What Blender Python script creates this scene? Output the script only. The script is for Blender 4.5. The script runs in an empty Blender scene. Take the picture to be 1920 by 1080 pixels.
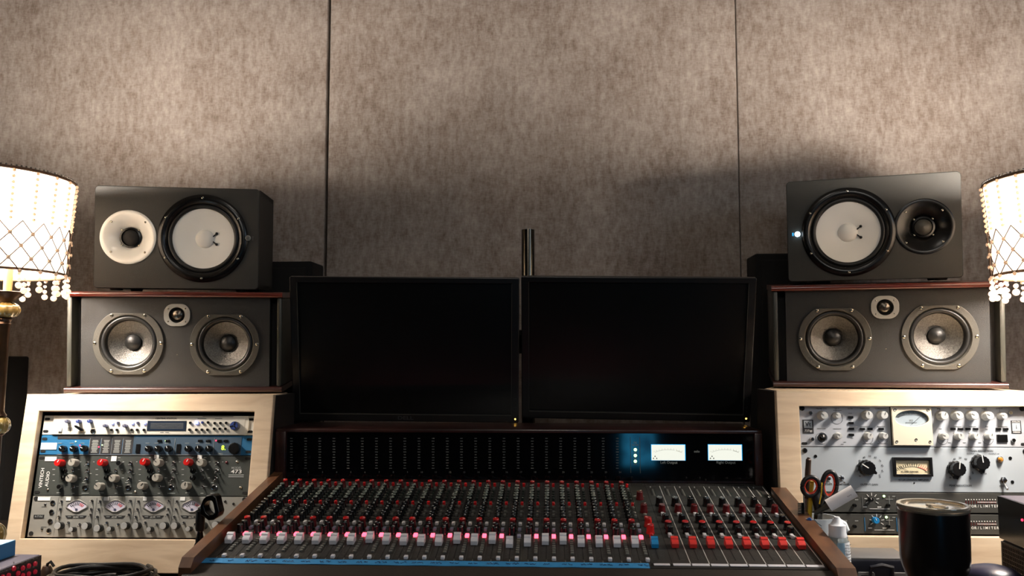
import bpy, bmesh, math, random
from mathutils import Vector, Matrix
PI = math.pi
random.seed(7)
C = bpy.context.scene.collection
# ---------------------------------------------------------------- camera
CZ = 1.21                      # camera height above the floor
FOC, HZ, VX = 1600.0, 670.0, 1065.0
PITCH = math.atan((HZ-540)/FOC)
YAW = math.atan((VX-960)*math.cos(PITCH)/FOC)
CAM = Vector((0, 0, CZ))
CM = Matrix.Rotation(YAW, 3, 'Z') @ Matrix.Rotation(PI/2+PITCH, 3, 'X')
cd = bpy.data.cameras.new('camera'); cam = bpy.data.objects.new('camera', cd); C.objects.link(cam)
cam.matrix_world = Matrix.Translation(CAM) @ CM.to_4x4()
cd.sensor_width = 36; cd.lens = FOC/1920*36; cd.clip_start = 0.05
cd.dof.use_dof = True; cd.dof.focus_distance = 1.8; cd.dof.aperture_fstop = 7.0
bpy.context.scene.camera = cam
# ---------------------------------------------------------------- world, lights, exposure
sc = bpy.context.scene
sc.view_settings.view_transform = 'Standard'; sc.view_settings.look = 'None'
sc.view_settings.gamma = 1; sc.view_settings.use_curve_mapping = False
sc.view_settings.exposure = 0.0
w = bpy.data.worlds.new('room_air'); sc.world = w; w.use_nodes = True
w.node_tree.nodes['Background'].inputs[0].default_value = (0.55, 0.6, 0.75, 1)
w.node_tree.nodes['Background'].inputs[1].default_value = 0.004
def area(name, loc, target, size, power, col, sy=None):
    l = bpy.data.lights.new(name, 'AREA'); l.energy = power; l.color = col; l.size = size
    if sy: l.shape = 'RECTANGLE'; l.size_y = sy
    o = bpy.data.objects.new(name, l); C.objects.link(o); o.location = loc
    o.rotation_euler = (Vector(target)-Vector(loc)).to_track_quat('-Z', 'Y').to_euler()
    return o
area('overhead_fill_light', (-0.15, 1.0, CZ+1.3), (-0.1, 1.7, CZ-0.4), 0.3, 2.2, (1.0, 0.9, 0.8))  # unseen fill added overhead to brighten the console and its faders
area('right_fill_light', (1.9, 0.1, CZ+0.55), (0.6, 1.65, CZ-0.35), 0.6, 5.5, (0.66, 0.82, 1.0))  # cool fill added out of view at the right, lifts mug and bottle
area('front_fill_light', (0.1, -0.5, CZ+0.95), (0.0, 1.9, CZ-0.1), 0.5, 6.0, (1.0, 0.95, 0.88))  # fill added behind the camera to brighten the speaker cones
LAMP_POWER = 82.0
LAMP_COL = (1.0, 0.91, 0.82)
# ---------------------------------------------------------------- pixel -> place helpers (measuring on a known plane)
def ray(px, py):
    return CM @ Vector(((px-960)/FOC, -(py-540)/FOC, -1))
def W(px, py, Y):
    r = ray(px, py); return CAM + r*(Y/r.y)
class Frame:
    """a panel: local X right, Z up along the panel, -Y out of it"""
    def __init__(s, x, y, z, t=0, r=0, roll=0):
        s.A = Matrix.Rotation(r, 3, 'Z') @ Matrix.Rotation(-t, 3, 'X') @ Matrix.Rotation(roll, 3, 'Y')
        s.O = Vector((x, y, z+CZ)); s.M = Matrix.Translation(s.O) @ s.A.to_4x4()
    def at(s, px, py, h=0.0):
        o = s.A.transposed() @ (CAM-s.O); d = s.A.transposed() @ ray(px, py)
        q = o + d*((-h-o.y)/d.y); return Vector((q.x, -h, q.z))
# ---------------------------------------------------------------- materials
def lin(c): return tuple((v/12.92 if v <= .04045 else ((v+.055)/1.055)**2.4) for v in c)
MATS = {}
def mat(name, rgb, rough=.5, metal=0, emit=None, es=1, noise=None, bump=None, trans=0, alpha=1, coat=0, aniso=0):
    m = bpy.data.materials.new(name); m.use_nodes = True; MATS[name] = m
    nt = m.node_tree; b = nt.nodes['Principled BSDF']; c = (*lin([v/255 for v in rgb]), 1)
    b.inputs['Base Color'].default_value = c; b.inputs['Roughness'].default_value = rough
    b.inputs['Metallic'].default_value = metal
    if trans: b.inputs['Transmission Weight'].default_value = trans
    if coat: b.inputs['Coat Weight'].default_value = coat; b.inputs['Coat Roughness'].default_value = .1
    if emit: b.inputs['Emission Color'].default_value = (*lin([v/255 for v in emit]), 1); b.inputs['Emission Strength'].default_value = es
    if noise or bump:
        tc = nt.nodes.new('ShaderNodeTexCoord')
    if noise:          # (scale xyz, detail scale, amount)
        sc3, s, amt = noise
        mp = nt.nodes.new('ShaderNodeMapping'); mp.inputs['Scale'].default_value = sc3
        nz = nt.nodes.new('ShaderNodeTexNoise'); nz.inputs['Scale'].default_value = s; nz.inputs['Detail'].default_value = 6
        nt.links.new(tc.outputs['Object'], mp.inputs[0]); nt.links.new(mp.outputs[0], nz.inputs['Vector'])
        mr = nt.nodes.new('ShaderNodeMapRange'); mr.inputs[1].default_value = .3; mr.inputs[2].default_value = .7
        mr.inputs[3].default_value = 1-amt; mr.inputs[4].default_value = 1+amt
        mx = nt.nodes.new('ShaderNodeVectorMath'); mx.operation = 'SCALE'; mx.inputs[0].default_value = c[:3]
        nt.links.new(nz.outputs['Fac'], mr.inputs[0]); nt.links.new(mr.outputs[0], mx.inputs['Scale'])
        nt.links.new(mx.outputs[0], b.inputs['Base Color'])
    if bump:           # (scale, strength)
        n2 = nt.nodes.new('ShaderNodeTexNoise'); n2.inputs['Scale'].default_value = bump[0]; n2.inputs['Detail'].default_value = 3
        nt.links.new(tc.outputs['Object'], n2.inputs['Vector'])
        bp = nt.nodes.new('ShaderNodeBump'); bp.inputs['Strength'].default_value = bump[1]; bp.inputs['Distance'].default_value = .002
        nt.links.new(n2.outputs['Fac'], bp.inputs['Height']); nt.links.new(bp.outputs[0], b.inputs['Normal'])
    return m
def fabric_mat():
    m = mat('wall_fabric', (150, 134, 124), .95)
    nt = m.node_tree; b = nt.nodes['Principled BSDF']; N = nt.nodes.new; L = nt.links.new
    tc = N('ShaderNodeTexCoord')
    def nz(scale, mp, det=4):
        a = N('ShaderNodeMapping'); a.inputs['Scale'].default_value = mp; L(tc.outputs['Object'], a.inputs[0])
        n = N('ShaderNodeTexNoise'); n.inputs['Scale'].default_value = scale; n.inputs['Detail'].default_value = det
        L(a.outputs[0], n.inputs['Vector']); return n.outputs['Fac']
    blot = nz(5, (1.2, 1, 1), 7); streak = nz(34, (1.7, 1, .7), 5); wv = nz(260, (1, 1, .35), 2); wh = nz(260, (.3, 1, 1), 2)
    def mul(a, f):
        x = N('ShaderNodeMath'); x.operation = 'MULTIPLY'; L(a, x.inputs[0]); x.inputs[1].default_value = f; return x.outputs[0]
    def add(a, c):
        x = N('ShaderNodeMath'); L(a, x.inputs[0]); L(c, x.inputs[1]); return x.outputs[0]
    s = add(add(mul(blot, .28), mul(streak, .36)), add(mul(wv, .18), mul(wh, .18)))
    cr = N('ShaderNodeValToRGB'); L(s, cr.inputs[0])
    cr.color_ramp.elements[0].position = .37; cr.color_ramp.elements[0].color = (*lin((.47, .41, .365)), 1)
    cr.color_ramp.elements[1].position = .62; cr.color_ramp.elements[1].color = (*lin((.70, .66, .625)), 1)
    L(cr.outputs[0], b.inputs['Base Color'])
    bp = N('ShaderNodeBump'); bp.inputs['Strength'].default_value = .35; bp.inputs['Distance'].default_value = .002
    L(s, bp.inputs['Height']); L(bp.outputs[0], b.inputs['Normal'])
def wood_mat(name, dark, light, grain=(1, 1, 12), rough=.45, coat=0, s=3.):
    m = mat(name, light, rough, coat=coat); nt = m.node_tree; b = nt.nodes['Principled BSDF']; N = nt.nodes.new; L = nt.links.new
    tc = N('ShaderNodeTexCoord'); a = N('ShaderNodeMapping'); a.inputs['Scale'].default_value = grain; L(tc.outputs['Object'], a.inputs[0])
    n = N('ShaderNodeTexNoise'); n.inputs['Scale'].default_value = s; n.inputs['Detail'].default_value = 6; n.inputs['Distortion'].default_value = 1.2
    L(a.outputs[0], n.inputs['Vector']); cr = N('ShaderNodeValToRGB'); L(n.outputs['Fac'], cr.inputs[0])
    cr.color_ramp.elements[0].position = .32; cr.color_ramp.elements[0].color = (*lin([v/255 for v in dark]), 1)
    cr.color_ramp.elements[1].position = .62; cr.color_ramp.elements[1].color = (*lin([v/255 for v in light]), 1)
    L(cr.outputs[0], b.inputs['Base Color'])
fabric_mat()
wood_mat('maple', (206, 181, 150), (224, 202, 172), (2, 2, 14))
wood_mat('walnut', (62, 38, 24), (104, 70, 46), (6, 2, 2), .4, .2)
wood_mat('cherry', (70, 22, 14), (104, 38, 26), (1.5, 8, 8), .3, .4)
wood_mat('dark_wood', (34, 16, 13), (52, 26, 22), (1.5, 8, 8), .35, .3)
wood_mat('candle_wood', (150, 110, 66), (196, 160, 108), (20, 20, 3), .6)
mat('seam', (12, 10, 9), .9)
mat('carpet', (38, 34, 32), .95, noise=((1, 1, 1), 200, .3)); mat('ceiling_paint', (78, 72, 66), .9); mat('side_paint', (52, 46, 42), .9, noise=((1, 1, 1), 6, .1))
mat('baffle_black', (20, 20, 18), .62, bump=(900, .3)); mat('black_vinyl', (42, 42, 38), .55, bump=(900, .35)); mat('black_plastic', (17, 17, 17), .38); mat('gloss_black', (9, 9, 9), .27)
mat('matte_black', (14, 13, 12), .8); mat('side_black', (16, 12, 10), .7); mat('rubber', (20, 20, 19), .42); mat('cone_white', (246, 246, 240), .5); mat('cap_white', (244, 243, 236), .36)
mat('horn_white', (228, 228, 222), .34, .1, coat=.3); mat('screw', (170, 165, 150), .25, 1); mat('chrome', (205, 205, 205), .18, 1)
mat('frame_grey', (70, 68, 62), .45, .3, bump=(500, .2)); mat('cone_weave', (98, 96, 92), .34, .75, noise=((1, 1, 1), 300, .35), bump=(700, .5))
mat('tweeter_plate', (165, 165, 160), .4, .3); mat('tweeter_dome', (105, 100, 92), .28, .9); mat('wing_grey', (58, 58, 52), .4, .2)
mat('bezel', (15, 15, 16), .33); mat('screen', (3, 3, 3), .3); mat('amber_led', (255, 200, 90), emit=(255, 190, 80), es=6)
mat('logo_grey', (90, 90, 92), .3, .7); mat('panel_black', (6, 6, 7), .06); mat('print_grey', (140, 144, 140), .6); mat('print_white', (215, 215, 210), .6)
mat('print_dim', (84, 86, 84), .6)
mat('print_black', (24, 24, 26), .6); mat('red_cap', (178, 24, 22), .3); mat('red_knob', (84, 10, 14), .3); mat('eq_cap', (92, 100, 92), .32, .3)
mat('knob_black', (13, 13, 13), .26); mat('knob_grey', (150, 146, 136), .45); mat('strip_grey', (41, 40, 38), .5, noise=((1, 1, 1), 90, .06))
mat('armrest', (38, 35, 31), .5, bump=(300, .2)); mat('white_button', (196, 196, 198), .4); mat('lavender_button', (142, 144, 164), .4); mat('grey_button', (104, 104, 98), .45)
mat('dark_button', (30, 40, 34), .4)
mat('lit_red', (255, 60, 90), emit=(255, 72, 92), es=5); mat('red_button', (190, 20, 26), .35); mat('fader_white', (214, 214, 220), .42); mat('fader_red', (216, 50, 44), .42)
mat('fader_blue', (14, 132, 190), .42); mat('tape_blue', (40, 132, 190), .7, noise=((1, 1, 1), 60, .08)); mat('ink', (18, 30, 86), .6)
mat('vu_glow', (20, 20, 20), emit=(250, 252, 238), es=.96); mat('vu_edge', (60, 170, 210), emit=(40, 150, 210), es=1.2); mat('green_led', (210, 255, 180), emit=(200, 250, 165), es=2.5)
mat('cream_panel', (226, 220, 204), .45); mat('cream_ear', (205, 202, 192), .45); mat('blue_panel', (34, 98, 140), .45, .2); mat('slate_panel', (66, 84, 100), .4, .3)
mat('green_black', (52, 56, 52), .5, bump=(700, .15)); mat('grey_panel', (146, 145, 138), .45, .25, bump=(900, .1)); mat('silver_panel', (164, 168, 174), .45, .1)
mat('silver_blue', (156, 164, 170), .5, .1); mat('cream_plate', (200, 192, 172), .45, .1); mat('dbx_panel', (48, 48, 44), .55, bump=(900, .3)); mat('alu_knob', (196, 196, 192), .38, .35)
mat('blue_knob', (48, 66, 128), .35, .2); mat('steel_knob', (92, 96, 120), .35, .4); mat('lit_blue', (170, 180, 255), emit=(150, 160, 255), es=2.2); mat('lcd', (22, 34, 50), .3)
mat('dial_white', (140, 152, 160), .5); mat('dial_cream', (206, 194, 160), .5); mat('dial_lilac', (196, 192, 206), .45); mat('print_red', (190, 50, 46), .6)
mat('seven_seg', (190, 230, 60), emit=(190, 235, 60), es=1.8); mat('lit_led_red', (255, 70, 90), emit=(255, 40, 70), es=5); mat('hs_led', (235, 248, 255), emit=(215, 240, 255), es=7)
mat('sticker', (222, 222, 218), .7); mat('amber_lens', (150, 100, 30), .2, coat=.5); mat('hole', (4, 4, 4), .9); mat('knob_blue', (20, 120, 180), .4)
mat('bronze', (64, 46, 32), .38, .7, noise=((1, 1, 1), 40, .3)); mat('amber_glass', (150, 128, 74), .15, .1, coat=1, noise=((1, 1, 1), 12, .15)); mat('wire_gold', (62, 40, 24), .5, .4); mat('rim_trim', (104, 80, 62), .5, .4)
mat('bead_glass', (250, 226, 204), .12, coat=1)
mat('cable', (22, 21, 20), .38); mat('blue_box', (44, 126, 186), .5); mat('blue_box_top', (150, 190, 214), .5); mat('box_purple', (30, 22, 38), .35); mat('device_grey', (70, 66, 78), .5)
mat('button_pink', (200, 40, 64), .4, emit=(200, 30, 56), es=.15)
mat('mug_white', (226, 234, 238), .25, coat=.5); mat('flower_blue', (46, 100, 176), .4); mat('stem_grey', (88, 104, 112), .5); mat('scissor_black', (16, 16, 17), .4); mat('scissor_red', (218, 66, 40), .45)
mat('steel', (160, 160, 160), .25, 1); mat('yellow', (206, 170, 40), .5); mat('knife_brown', (66, 48, 36), .4); mat('paper', (240, 238, 240), .8); mat('bottle_white', (216, 220, 226), .4)
mat('bottle_clear', (186, 196, 196), .12, trans=.6); mat('label_blue', (150, 186, 208), .5); mat('case_black', (22, 24, 34), .35); mat('case_edge', (120, 120, 120), .4, .3)
mat('tumbler_black', (13, 11, 12), .3, coat=.3); mat('lid_clear', (200, 190, 170), .08, trans=.75, coat=.5); mat('grille_mesh', (96, 78, 62), .5, .3); mat('amp_brown', (54, 42, 34), .6); mat('device_black', (18, 15, 17), .15, coat=.4)
mat('dome_blue', (26, 26, 52), .35); mat('desk_wood', (52, 42, 36), .5, noise=((1, 8, 1), 4, .2)); mat('pole_metal', (84, 80, 72), .22, 1)
# lamp shade: thin cloth that lets the bulb's light through
m = mat('shade_cloth', (238, 220, 200), .9); nt = m.node_tree; b = nt.nodes['Principled BSDF']
tr = nt.nodes.new('ShaderNodeBsdfTranslucent'); tr.inputs[0].default_value = (.9, .78, .64, 1)
b.inputs['Base Color'].default_value = (.55, .46, .38, 1)
mxs = nt.nodes.new('ShaderNodeMixShader'); mxs.inputs[0].default_value = .12
nt.links.new(b.outputs[0], mxs.inputs[1]); nt.links.new(tr.outputs[0], mxs.inputs[2])
nt.links.new(mxs.outputs[0], nt.nodes['Material Output'].inputs[0])
m = MATS['bead_glass']; nt = m.node_tree; b = nt.nodes['Principled BSDF']
tr = nt.nodes.new('ShaderNodeBsdfTranslucent'); tr.inputs[0].default_value = (1, .9, .8, 1)
mxs = nt.nodes.new('ShaderNodeMixShader'); mxs.inputs[0].default_value = .6
nt.links.new(b.outputs[0], mxs.inputs[1]); nt.links.new(tr.outputs[0], mxs.inputs[2]); nt.links.new(mxs.outputs[0], nt.nodes['Material Output'].inputs[0])
mat('bulb', (255, 240, 220), emit=(255, 226, 190), es=14)
# ---------------------------------------------------------------- mesh builder
OUT = Matrix.Rotation(PI/2, 4, 'X')           # +Z -> -Y (out of a panel)
def T(x, y=None, z=None):
    return Matrix.Translation(x if y is None else (x, y, z))
FONT = {}
def glyphs(s):
    if s not in FONT:
        cu = bpy.data.curves.new('lettering', 'FONT'); cu.body = s; cu.align_x = 'CENTER'; cu.align_y = 'CENTER'; cu.size = 1; cu.resolution_u = 2; cu.offset = .014
        o = bpy.data.objects.new('lettering', cu); C.objects.link(o)
        bpy.context.view_layer.update()
        dg = bpy.context.evaluated_depsgraph_get(); me = bpy.data.meshes.new_from_object(o.evaluated_get(dg))
        FONT[s] = ([v.co.copy() for v in me.vertices], [tuple(p.vertices) for p in me.polygons])
        bpy.data.objects.remove(o); bpy.data.curves.remove(cu); bpy.data.meshes.remove(me)
    return FONT[s]
def fill2d(outer, holes, t, bev=0.0):
    """flat plate with holes in the XY plane, z 0..t, via a filled curve"""
    cu = bpy.data.curves.new('plate', 'CURVE'); cu.dimensions = '2D'; cu.fill_mode = 'BOTH'
    cu.extrude = max(t/2-bev, 1e-5); cu.bevel_depth = bev; cu.bevel_resolution = 2; cu.offset = -bev
    for poly in [outer]+list(holes):
        sp = cu.splines.new('POLY'); sp.points.add(len(poly)-1); sp.use_cyclic_u = True
        for p, q in zip(sp.points, poly): p.co = (q[0], q[1], 0, 1)
    o = bpy.data.objects.new('plate', cu); C.objects.link(o); bpy.context.view_layer.update()
    dg = bpy.context.evaluated_depsgraph_get(); me = bpy.data.meshes.new_from_object(o.evaluated_get(dg))
    r = ([v.co+Vector((0, 0, t/2)) for v in me.vertices], [tuple(p.vertices) for p in me.polygons])
    bpy.data.objects.remove(o); bpy.data.curves.remove(cu); bpy.data.meshes.remove(me)
    return r
def rrect(x0, y0, x1, y1, r, n=5):
    out = []
    for cx, cy, a in ((x1-r, y0+r, -PI/2), (x1-r, y1-r, 0), (x0+r, y1-r, PI/2), (x0+r, y0+r, PI)):
        for i in range(n+1):
            b_ = a+i*PI/2/n; out.append((cx+r*math.cos(b_), cy+r*math.sin(b_)))
    return out
def circ(cx, cy, r, n=48, ry=None):
    return [(cx+r*math.cos(2*PI*i/n), cy+(ry or r)*math.sin(2*PI*i/n)) for i in range(n)]
class MB:
    def __init__(s): s.v = []; s.f = []; s.m = []; s.mats = []
    def add(s, vs, fs, m, M=None):
        k = len(s.v)
        if m not in s.mats: s.mats.append(m)
        mi = s.mats.index(m)
        s.v += [(M @ Vector(v)) if M else Vector(v) for v in vs]
        s.f += [tuple(k+i for i in f) for f in fs]; s.m += [mi]*len(fs); return s
    def box(s, x0, x1, y0, y1, z0, z1, m, bev=0, M=None, seg=2):
        if not bev:
            vs = [(x, y, z) for x in (x0, x1) for y in (y0, y1) for z in (z0, z1)]
            return s.add(vs, [(0, 1, 3, 2), (4, 6, 7, 5), (0, 4, 5, 1), (2, 3, 7, 6), (0, 2, 6, 4), (1, 5, 7, 3)], m, M)
        bm = bmesh.new(); bmesh.ops.create_cube(bm, size=1)
        for v in bm.verts: v.co = Vector(((x0+x1)/2+v.co.x*(x1-x0), (y0+y1)/2+v.co.y*(y1-y0), (z0+z1)/2+v.co.z*(z1-z0)))
        bmesh.ops.bevel(bm, geom=bm.edges[:], offset=bev, segments=seg, affect='EDGES', profile=.5)
        bm.verts.index_update(); s.add([v.co.copy() for v in bm.verts], [tuple(v.index for v in f.verts) for f in bm.faces], m, M); bm.free(); return s
    def lathe(s, prof, m, M=None, n=32, rib=None):
        vs = []; fs = []; k = len(prof)
        for i in range(n):
            a = 2*PI*i/n
            q = 1.0 if not rib else 1+rib[1]*math.cos(rib[0]*a)
            for r, h in prof: vs.append((r*q*math.cos(a), r*q*math.sin(a), h))
        for i in range(n):
            j = (i+1) % n
            for t in range(k-1):
                fs.append((i*k+t, j*k+t, j*k+t+1, i*k+t+1))
        if prof[0][0] > 1e-6: fs.append(tuple(i*k for i in reversed(range(n))))
        if prof[-1][0] > 1e-6: fs.append(tuple(i*k+k-1 for i in range(n)))
        return s.add(vs, fs, m, M)
    def ringlathe(s, prof, m, M=None, n=48):      # open profile, no caps
        vs = []; fs = []; k = len(prof)
        for i in range(n):
            a = 2*PI*i/n
            for r, h in prof: vs.append((r*math.cos(a), r*math.sin(a), h))
        for i in range(n):
            j = (i+1) % n
            for t in range(k-1): fs.append((i*k+t, j*k+t, j*k+t+1, i*k+t+1))
        return s.add(vs, fs, m, M)
    def cyl(s, p0, p1, r, m, r1=None, n=16, M=None):
        p0 = Vector(p0); p1 = Vector(p1); d = p1-p0
        R_ = T(p0) @ d.to_track_quat('Z', 'Y').to_matrix().to_4x4()
        if M: R_ = M @ R_
        return s.lathe([(r, 0), (r if r1 is None else r1, d.length)], m, R_, n)
    def ball(s, c, r, m, n=14, sz=1, M=None):
        k = 8; prof = [(r*math.sin(PI*i/k), -r*sz*math.cos(PI*i/k)) for i in range(k+1)]
        prof[0] = (0, -r*sz); prof[-1] = (0, r*sz)
        return s.lathe(prof, m, (M @ T(c)) if M else T(c), n)
    def tube(s, path, r, m, n=8, closed=False, M=None):
        P = [Vector(p) for p in path]; k = len(P); vs = []; fs = []
        up = Vector((.13, .07, 1)).normalized()
        for i, p in enumerate(P):
            a = P[(i-1) % k] if (closed or i > 0) else p; b_ = P[(i+1) % k] if (closed or i < k-1) else p
            d = (b_-a).normalized(); x = up.cross(d)
            if x.length < .05: x = Vector((1, 0, 0)).cross(d)
            x.normalize(); y = d.cross(x); rr = r[i] if isinstance(r, (list, tuple)) else r
            for j in range(n):
                t = 2*PI*j/n; vs.append(p+x*rr*math.cos(t)+y*rr*math.sin(t))
        for i in range(k if closed else k-1):
            a = i*n; b_ = ((i+1) % k)*n
            for j in range(n): fs.append((a+j, a+(j+1) % n, b_+(j+1) % n, b_+j))
        if not closed: fs += [tuple(reversed(range(n))), tuple((k-1)*n+j for j in range(n))]
        return s.add(vs, fs, m, M)
    def prism(s, poly, h0, h1, m, M=None):
        n = len(poly); vs = [(x, y, h0) for x, y in poly]+[(x, y, h1) for x, y in poly]
        fs = [tuple(reversed(range(n))), tuple(range(n, 2*n))]+[(i, (i+1) % n, n+(i+1) % n, n+i) for i in range(n)]
        return s.add(vs, fs, m, M)
    def plate(s, outer, holes, t, m, M=None, bev=0):
        v, f = fill2d(outer, holes, t, bev); return s.add(v, f, m, M)
    def text(s, t, size, m, M):
        v, f = glyphs(t); return s.add([q*size for q in v], f, m, M)
    def build(s, name, parent=None, loc=None, M=None):
        me = bpy.data.meshes.new(name); me.from_pydata([tuple(v) for v in s.v], [], s.f)
        for x in s.mats: me.materials.append(MATS[x])
        me.polygons.foreach_set('material_index', s.m)
        bm = bmesh.new(); bm.from_mesh(me); bmesh.ops.recalc_face_normals(bm, faces=bm.faces[:]); bm.to_mesh(me); bm.free()
        me.polygons.foreach_set('use_smooth', [True]*len(me.polygons)); me.set_sharp_from_angle(angle=math.radians(38))
        me.update(); return link(name, me, parent, loc, M)
def link(name, me, parent=None, loc=None, M=None):
    o = bpy.data.objects.new(name, me); C.objects.link(o)
    if parent: o.parent = parent
    if M is not None: o.matrix_local = M
    if loc is not None: o.location = loc
    return o
def thing(name, label, cat, M=None, loc=None, group=None):
    o = bpy.data.objects.new(name, None); C.objects.link(o); o.empty_display_size = .05
    if M is not None: o.matrix_world = M
    if loc is not None: o.location = loc
    return tag(o, label, cat, group)
def tag(o, label, cat, group=None):
    o['label'] = label; o['category'] = cat
    if group: o['group'] = group
    return o
def struct(o): o['kind'] = 'structure'; return o
CACHE = {}
def proto(key, fn):               # one shared mesh per kind of small control
    if key not in CACHE:
        o = fn().build('proto'); CACHE[key] = o.data; bpy.data.objects.remove(o)
    return CACHE[key]
def inst(name, key, fn, parent, loc, rot=None):
    me = proto(key, fn); o = link(name, me, parent, loc)
    if me.name.startswith('proto'): me.name = name
    if rot is not None: o.rotation_euler = rot
    return o
# ================================================================ the room
WY = 2.56; FZ = 0.0; CEIL = 2.75
struct(MB().box(-3.2, 3.2, -3, WY+.15, -.1, 0, 'carpet').build('floor'))
struct(MB().box(-3.2, 3.2, -3, WY+.15, CEIL, CEIL+.1, 'ceiling_paint').build('ceiling'))
struct(MB().box(-3.3, -3.2, -3, WY+.15, 0, CEIL, 'side_paint').build('wall_left'))
struct(MB().box(3.2, 3.3, -3, WY+.15, 0, CEIL, 'side_paint').build('wall_right'))
wall = struct(MB().box(-3.2, 3.2, WY+.03, WY+.15, 0, CEIL, 'seam').build('wall_back'))
xs1 = W(616, 200, WY).x; xs2 = W(1383, 200, WY).x; pw = xs2-xs1
for x0, x1, g in ((xs1-2*pw, xs1-pw, .002), (xs1-pw, xs1, .008), (xs1, xs2, .002), (xs2, xs2+pw, .002), (xs2+pw, xs2+2*pw, .002)):
    x0 = max(x0, -3.19); x1 = min(x1, 3.19)
    MB().box(x0+.0012, x1-g+.0008, WY, WY+.03, 0.02, CEIL, 'wall_fabric', .004, seg=3).build('fabric_panel', wall)
# desk that carries the console, racks and small things
DZ = CZ-.47
desk = thing('studio_desk', 'long dark desk carrying the mixing console and both maple racks', 'desk', loc=(0, 1.8, 0))
MB().box(-1.75, 1.6, -.62, .62, DZ-.035, DZ, 'desk_wood', .004).build('desktop', desk)
for x in (-1.68, 1.53, -.1):
    for y in (-.55, .55): MB().box(x-.03, x+.03, y-.03, y+.03, 0, DZ-.035, 'matte_black').build('leg', desk)
# ================================================================ small controls (axis along -Y of a panel)
def k_round(r, h, body, top, ptr=None, skirt=None, n=20, grip=0):
    m = MB()
    if skirt: m.lathe([(skirt, 0), (skirt*.94, h*.22), (r, h*.3)], body, OUT, n)
    m.lathe([(r, 0), (r, h*.82), (r*.93, h*.95)], body, OUT, n, rib=(grip, .04) if grip else None)
    m.lathe([(r*.93, h*.93), (r*.86, h), (0, h)], top, OUT, n)
    if ptr: m.box(-r*.09, r*.09, -h-.0006, -h*.98, r*.1, r*.85, ptr)
    return m
def knob(parent, P, r, h, body, top=None, ptr=None, ang=0, skirt=None, name='knob', n=20, grip=0, label=None):
    top = top or body
    o = inst(name, ('k', r, h, body, top, ptr, skirt, n, grip), lambda: k_round(r, h, body, top, ptr, skirt, n, grip), parent, (P.x, 0, P.z), (0, ang, 0))
    if label: o['label'] = label
    return o
def button(parent, P, w_, hh, d, m, name='button', bev=True):
    return inst(name, ('b', w_, hh, d, m), lambda: MB().box(-w_/2, w_/2, -d, .0005, -hh/2, hh/2, m, min(w_, hh, d)*.18 if bev else 0, seg=1), parent, (P.x, 0, P.z))
def toggle(parent, P, s=1.0, ang=.5, name='toggle_switch'):
    def f():
        m = MB(); m.lathe([(.0042*s, 0), (.0042*s, .0015*s), (.0028*s, .002*s), (.0028*s, .005*s), (.0012*s, .0052*s)], 'chrome', OUT, 6)
        R_ = Matrix.Rotation(ang, 4, 'X') @ OUT
        m.lathe([(.0009*s, .002*s), (.0013*s, .010*s), (.0017*s, .0125*s), (.0012*s, .014*s), (0, .0144*s)], 'chrome', R_, 10); return m
    return inst(name, ('t', s, ang), f, parent, (P.x, 0, P.z))
def jack(parent, P, r=.0035, name='jack_socket'):
    def f():
        m = MB(); m.ringlathe([(r*1.35, 0), (r*1.35, .0015), (r, .0022), (r*.7, .0022), (r*.7, .0003)], 'chrome', OUT, 12); m.lathe([(r*.7, 0), (r*.7, .0006)], 'hole', OUT, 12); return m
    return inst(name, ('j', r), f, parent, (P.x, 0, P.z))
def led(parent, P, r, m, name='indicator_light'):
    return inst(name, ('l', r, m), lambda: MB().lathe([(r, 0), (r, .001), (r*.7, .002), (0, .0026)], m, OUT, 12), parent, (P.x, 0, P.z))
def rackscrew(m, x, z):
    m.lathe([(.0055, .0), (.0055, .0015), (.004, .003), (0, .003)], 'knob_black', T(x, 0, z) @ OUT, 14)
def slot(m, x, z, mt='hole'):
    m.prism(rrect(-.006, -.0027, .006, .0027, .0026), 0, .0009, mt, T(x, 0, z) @ OUT)
def bars(m, x, z, w_, n, sp, hh, mt, jit=.25, h=.0006):        # rows of print too small to read
    for i in range(n):
        ww = w_*(1-jit*random.random()); m.box(x-ww/2, x+ww/2, -h, -h+.0004, z-i*sp-hh/2, z-i*sp+hh/2, mt)
def txt(m, s, size, mt, P, h=.0008, rot=0):
    m.text(s, size, mt, T(P.x, -h, P.z) @ Matrix.Rotation(-rot, 4, 'Y') @ OUT)
UH = .04445; RH = .2413
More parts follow.
